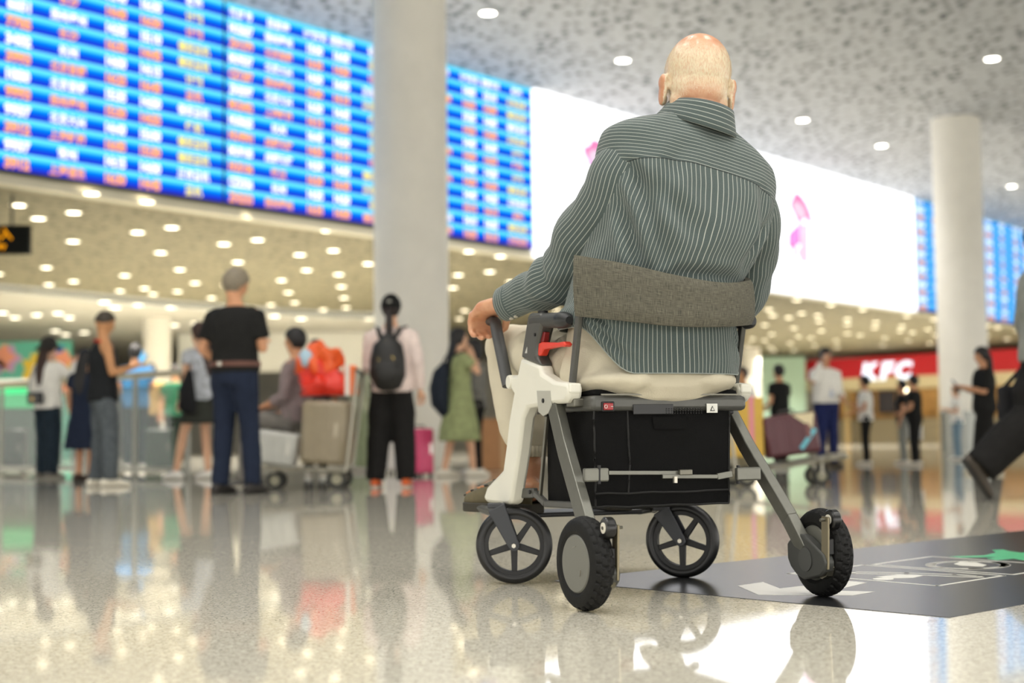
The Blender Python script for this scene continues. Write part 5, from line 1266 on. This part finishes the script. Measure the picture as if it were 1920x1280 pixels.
blob((-.12, -.06, .34), (.06, .05, .09), 8, .4).build('bag_knot', mat('plastic_pale', (176, 206, 222), .4), rb_, 180)
a = pt(650, 750); pk = empty('parcel', (a.x + .04, a.y - .02, .80), label='orange and white wrapped parcel beside red bag', cat='parcel')
mb = MB(); mb.box((0, 0, .13), (.11, .2, .26)); mb.build('wrapping', mat('parcel_orange', (240, 120, 60), .5), pk, 0, .02)
mb = MB(); mb.box((-.02, -.101, .13), (.04, .006, .27)); mb.build('white_strip', mat('parcel_white', (230, 224, 214), .5), pk, 0)
a = atz(786, 893); suitcase('suitcase', 'pink and white cabin suitcase beside the capped woman', (a.x, a.y, .036), (.22, .34, .50), (0, 0, .5), (214, 70, 116), 2, trim=(232, 228, 220))
a = atz(742, 889); suitcase('suitcase', 'white and mint cabin suitcase behind the capped woman', (a.x, a.y + .6, .036), (.30, .26, .52), (0, 0, -.2), (226, 220, 214), 3, trim=(150, 196, 186))
a = atz(934, 880); bx = empty('carton', (a.x, a.y, 0), .3, label='plain brown cardboard carton on floor near green dress woman', cat='box')
mb = MB(); mb.box((0, 0, .34), (.56, .45, .68)); mb.build('carton_body', mat('cardboard', (178, 130, 88), .8, noise_amt=.06, scale=9), bx, 0, .006)
mb = MB(); mb.box((0, -.226, .34), (.06, .003, .68)); mb.build('tape', mat('tape_tan', (196, 160, 112), .4), bx, 0)
for px, py, d, sz, cl, lb in ((22, 884, 21, (.42, .3, .60), (48, 46, 44), 'dark grey suitcase standing behind glass beside hat woman'), (302, 880, 21.5, (.42, .3, .58), (52, 66, 56), 'dark green suitcase standing behind glass by slim pillar')):
    a = aty(px, py, d); suitcase('suitcase', lb, (a.x, d, .036), sz, (0, 0, .1), cl, 4)
# right trolley with its load
DR = 11.8; a = aty(1470, 905, DR); trolley('steel luggage trolley carrying maroon suitcase and yellow box', (a.x, DR, 0), .12, .95, .5, .13)
a = aty(1486, 848, DR); sc_ = suitcase('suitcase', 'maroon suitcase with a cyan strap leaning on trolley', (a.x, a.y, .245), (.44, .26, .34), (0, -.13, .0), (84, 40, 46), 3, feet=False, trim=(120, 84, 80))
mb = MB(); mb.box((.12, -.139, .12), (.035, .006, .20), Matrix.Rotation(.75, 3, 'Y')); mb.build('luggage_strap', mat('strap_cyan', (110, 190, 206), .6), sc_, 0)
mb = MB(); mb.prism([(.02, -.137, .33), (.20, -.137, .33), (.17, -.137, .20)], (0, -.004, 0)); mb.build('cream_flash', mat('flash_cream', (220, 206, 168), .6), sc_, 0)
a = aty(1424, 862, DR); yb = empty('box', (a.x - .125, a.y + .05, .235), label='yellow cardboard box tied with pink ribbon on trolley', cat='box')
mb = MB(); mb.box((0, 0, .245), (.30, .30, .49)); mb.build('carton_body', mat('yellow_card', (206, 168, 70), .6, noise_amt=.06, scale=9), yb, 0, .012)
mb = MB(); mb.box((.05, -.152, .245), (.04, .004, .50)); mb.box((.05, 0, .494), (.04, .30, .006)); mb.build('ribbon', mat('ribbon_pink', (220, 140, 150), .6), yb, 0)
# ------------------------------------------------------------------ glass railing
pA = atz(-70, 888); pB = atz(352, 895); d = (pB - pA); LR = d.length; yaw = math.atan2(d.y, d.x); RHT = 1.24
rl_ = empty('glass_railing', pA, yaw, label='glass railing with pale handrail beside the queue of people', cat='railing')
mb = MB(); mb.tube([(0, 0, RHT), (LR, 0, RHT)], (.04), 14); mb.build('handrail', mat('handrail_pale', (196, 188, 160), .35, .4), rl_)
NP = 5
M_GL = mat('railing_glass', (44, 84, 60), .08, alpha=.34)
for k in range(NP + 1):
    x = LR * k / NP; mb = MB(); mb.box((x, 0, RHT / 2), (.05, .05, RHT)); mb.build('post', mat('post_steel', (140, 140, 130), .35, .6), rl_, 0, .006)
    if k < NP:
        mb = MB(); mb.box((x + LR / NP / 2, 0, .60), (LR / NP - .10, .014, 1.0)); mb.build('glass_pane', M_GL, rl_, 0)
        mb = MB(); mb.box((x + LR / NP / 2, 0, .09), (LR / NP - .05, .05, .06)); mb.build('bottom_rail', mat('post_steel', (140, 140, 130), .35, .6), rl_, 0)
# green lit counter and mural behind it
cA = aty(-80, 760, 25); cB = aty(92, 760, 25); zt = aty(0, 716, 25).z
ct = empty('service_counter', ((cA.x + cB.x) / 2, 25, 0), label='service counter with a glowing green front behind the railing', cat='counter'); wc = cB.x - cA.x
mb = MB(); mb.box((0, .4, zt / 2), (wc, .7, zt)); mb.build('counter_body', mat('counter_dark', (60, 74, 66), .5), ct, 0)
mb = MB(); mb.box((0, .03, zt - .28), (wc, .03, .36)); mb.build('lit_panel', glow('green_glow', (96, 236, 150), .75), ct, 0)
mb = MB(); mb.box((0, .35, zt + .02), (wc + .1, .9, .05)); mb.build('counter_top', mat('counter_pale', (214, 216, 206), .3), ct, 0, .01)
mA = aty(-60, 640, 42); mB = aty(128, 700, 42); mu = empty('mural', ((mA.x + mB.x) / 2, 42.3, 0), label='teal wall mural of yellow and violet flowers behind counter', cat='mural')
mw = mB.x - mA.x; mz = mA.z
mb = MB(); mb.box((0, 0, mz / 2), (mw, .2, mz)); mb.build('mural_panel', mat('mural_teal', (92, 178, 156), .6), mu, 0)
rm = random.Random(5)
for cl, nm, n in (((222, 190, 60), 'yellow', 5), ((190, 150, 190), 'violet', 5), ((226, 150, 120), 'coral', 5), ((60, 120, 200), 'blue', 2)):
    for k in range(n):
        cx = rm.uniform(-mw * .35, mw * .45); cz = rm.uniform(mz * .35, mz * .9); rr = rm.uniform(.18, .42); N = 20
        if nm == 'blue': cx, cz, rr = mw * (.33 + .06 * k), mz * .9, .2
        P = [Vector((cx + rr * (1 + .25 * math.cos(5 * q)) * math.cos(q), -.101 - .003 * k, cz + rr * (1 + .25 * math.cos(5 * q)) * math.sin(q))) for q in [2 * PI * i / N for i in range(N)]]
        mb = MB(); mb.prism(P, (0, -.003, 0)); mb.build('painted_flower', mat('paint_' + nm, cl, .6), mu, 0)
# ------------------------------------------------------------------ pale green wall and the red shop front
gA = aty(1424, 700, 64.5); gB = aty(1510, 700, 64.5)
mb = MB(); mb.box(((gA.x + gB.x) / 2, 64.6, 1.98), (gB.x - gA.x, .3, 3.96)); mb.build('wall_green', mat('pale_green_paint', (168, 196, 172), .6), None, 0, kind='structure', label='pale green wall panel left of red shop front')
sL = aty(1508, 700, 65.5); sR = aty(1990, 690, 57.0); dv = Vector((sR.x - sL.x, sR.y - sL.y, 0)); WS = dv.length; syaw = math.atan2(dv.y, dv.x)
sf = empty('shop_front', (sL.x, sL.y, 0), syaw, label='fast food shop front with red fascia and white glowing letters', cat='shop front')
ux, uy = dv.normalized().x, dv.normalized().y
nrm = Vector((uy, -ux, 0))
def sx_at(px):                                       # run along the front where the column px meets it
    q = hit(px, 700, sL, nrm); return (q - sL).dot(dv.normalized())
ztop = hit(1600, 671, sL, nrm).z; zbot = hit(1600, 709, sL, nrm).z
def sbox(name, x0, x1, y0, y1, z0, z1, m, par=sf, bev=0):
    mb = MB(); mb.box(((x0 + x1) / 2, (y0 + y1) / 2, (z0 + z1) / 2), (x1 - x0, y1 - y0, z1 - z0)); return mb.build(name, m, par, 0, bev)
sbox('fascia', 0, WS, -.1, .3, zbot, ztop, mat('fascia_red', (196, 22, 34), .45))
sbox('soffit', 0, WS, -.1, 1.0, zbot - .52, zbot, mat('soffit_cream', (214, 200, 160), .5))
sbox('back_wall', 0, WS, 1.4, 1.5, 0, zbot - .3, mat('shop_wood', (190, 146, 84), .6, noise_amt=.2, scale=2))
sbox('counter', 0, WS, .7, 1.2, 0, 1.1, mat('shop_counter', (138, 126, 98), .5))
for k, px in enumerate((1592, 1632, 1668)):
    x = sx_at(px); sbox('menu_board', x - .42, x + .42, 1.28, 1.36, 1.35, 2.35, mat('menu_dark', (58, 52, 56), .4))
for px in (1585, 1688, 1760, 1850):
    x = sx_at(px); sbox('shop_post', x - .09, x + .09, .0, .18, 0, zbot - .5, mat('post_tan', (176, 150, 100), .5))
make_texts(['*K', '*F', '*C'])
zl0, zl1 = hit(1665, 712, sL, nrm).z, hit(1665, 678, sL, nrm).z
for ch, p0, p1 in (('*K', 1618, 1651), ('*F', 1653, 1681), ('*C', 1682, 1714)):
    v, f, a_, b_, c_, d_ = TEXTS[ch]; x0, x1 = sx_at(p0), sx_at(p1); mb = MB()
    kx = (x1 - x0) / (b_ - a_); kz = (zl1 - zl0) / (d_ - c_)
    mb.add([(x0 + (q[0] - a_) * kx, -.16, zl0 + (q[1] - c_) * kz) for q in v], f)
    o = mb.build('letter', glow('letter_white', (240, 246, 255), 1.1), sf, 0, fix=False)
    md = o.modifiers.new('thick', 'SOLIDIFY'); md.thickness = .05
for px, py in ((1691, 730), (1405, 669)):
    x = sx_at(px); zz = hit(px, py, sL, nrm).z
    if x > 0:
        mb = MB(); mb.ell((x, .2, zz), (.12, .12, .12), None, 16, 10); mb.build('globe_lamp', glow('globe_warm', (255, 232, 190), 6), sf)
# ------------------------------------------------------------------ floor sign
e1 = Vector((.735, .678, 0)).normalized(); e2 = Vector((-e1.y, e1.x, 0)); c0 = atz(1780, 1158)
fs = empty('floor_sign', (c0.x, c0.y, 0), label='dark grey floor sign with white arrow, boxes and green figure', cat='floor sign')
o3 = Vector((c0.x, c0.y, 0)); ZS = .0012
M_VIN = mat('floor_vinyl', (40, 41, 42), .26, spec=.3, noise_amt=.06, scale=20, bump=.02)
mb = MB(); P = [Vector((0, 0, 0)), e1 * 5.0, e1 * 5.0 + e2 * 1.26, e2 * 1.26]; mb.prism(P, (0, 0, ZS)); mb.build('vinyl_sheet', M_VIN, fs, 0)
M_FW = mat('sign_white', (214, 212, 200), .3); M_FG = mat('sign_green', (60, 176, 120), .3)
fz = lambda px, py: atz(px, py, ZS) - o3
def flat(name, pxs, m, h=.0006):
    mb = MB(); mb.prism([fz(*q) for q in pxs], (0, 0, h)); return mb.build(name, m, fs, 0)
def line(name, pxs, w, m, closed=False, h=.0006):
    P = [fz(*q) for q in pxs]; mb = MB(); n = len(P)
    for i in range(n if closed else n - 1):
        a_, b_ = P[i], P[(i + 1) % n]; t = (b_ - a_).normalized(); s_ = Vector((-t.y, t.x, 0)) * w / 2
        mb.prism([a_ - s_ - t * w / 2, b_ - s_ + t * w / 2, b_ + s_ + t * w / 2, a_ + s_ - t * w / 2], (0, 0, h))
    return mb.build(name, m, fs, 0)
flat('arrow', [(1383, 1098), (1431, 1091), (1462, 1103), (1590, 1089), (1625, 1092), (1560, 1107), (1640, 1109), (1597, 1116), (1422, 1115)], M_FW)
line('icon_frame', [(1620, 1059), (1881, 1079), (1758, 1098), (1480, 1075)], .012, M_FW, True)
line('icon_frame', [(1637, 1058), (1747, 1043), (2010, 1061), (1899, 1077)], .012, M_FW, True)
ring = lambda cx, cy, rx, ry, n=28: [(cx + rx * math.cos(2 * PI * i / n), cy + ry * math.sin(2 * PI * i / n)) for i in range(n)]
line('icon_loop', [(1600, 1072), (1700, 1074), (1790, 1077), (1836, 1080), (1840, 1082), (1800, 1081), (1700, 1077), (1600, 1075)], .014, M_FW, True)
flat('icon_case', [(1640, 1081), (1690, 1077), (1735, 1078), (1712, 1083), (1670, 1084)], M_FW); flat('icon_disc', ring(1656, 1085, 20, 2.2, 16), M_FW)
line('icon_ring', ring(1815, 1059, 70, 7), .030, M_FW, True)
flat('icon_figure', [(1788, 1057), (1800, 1053), (1830, 1054), (1850, 1059), (1842, 1062), (1800, 1060)], M_FW)
flat('green_figure', [(1780, 1043), (1845, 1041), (1868, 1036), (1860, 1031), (1880, 1030), (1892, 1033), (1915, 1036), (1945, 1034), (1950, 1040), (1925, 1043), (1960, 1050), (1930, 1052), (1900, 1047), (1868, 1050), (1850, 1047), (1870, 1044), (1800, 1045)], M_FG)
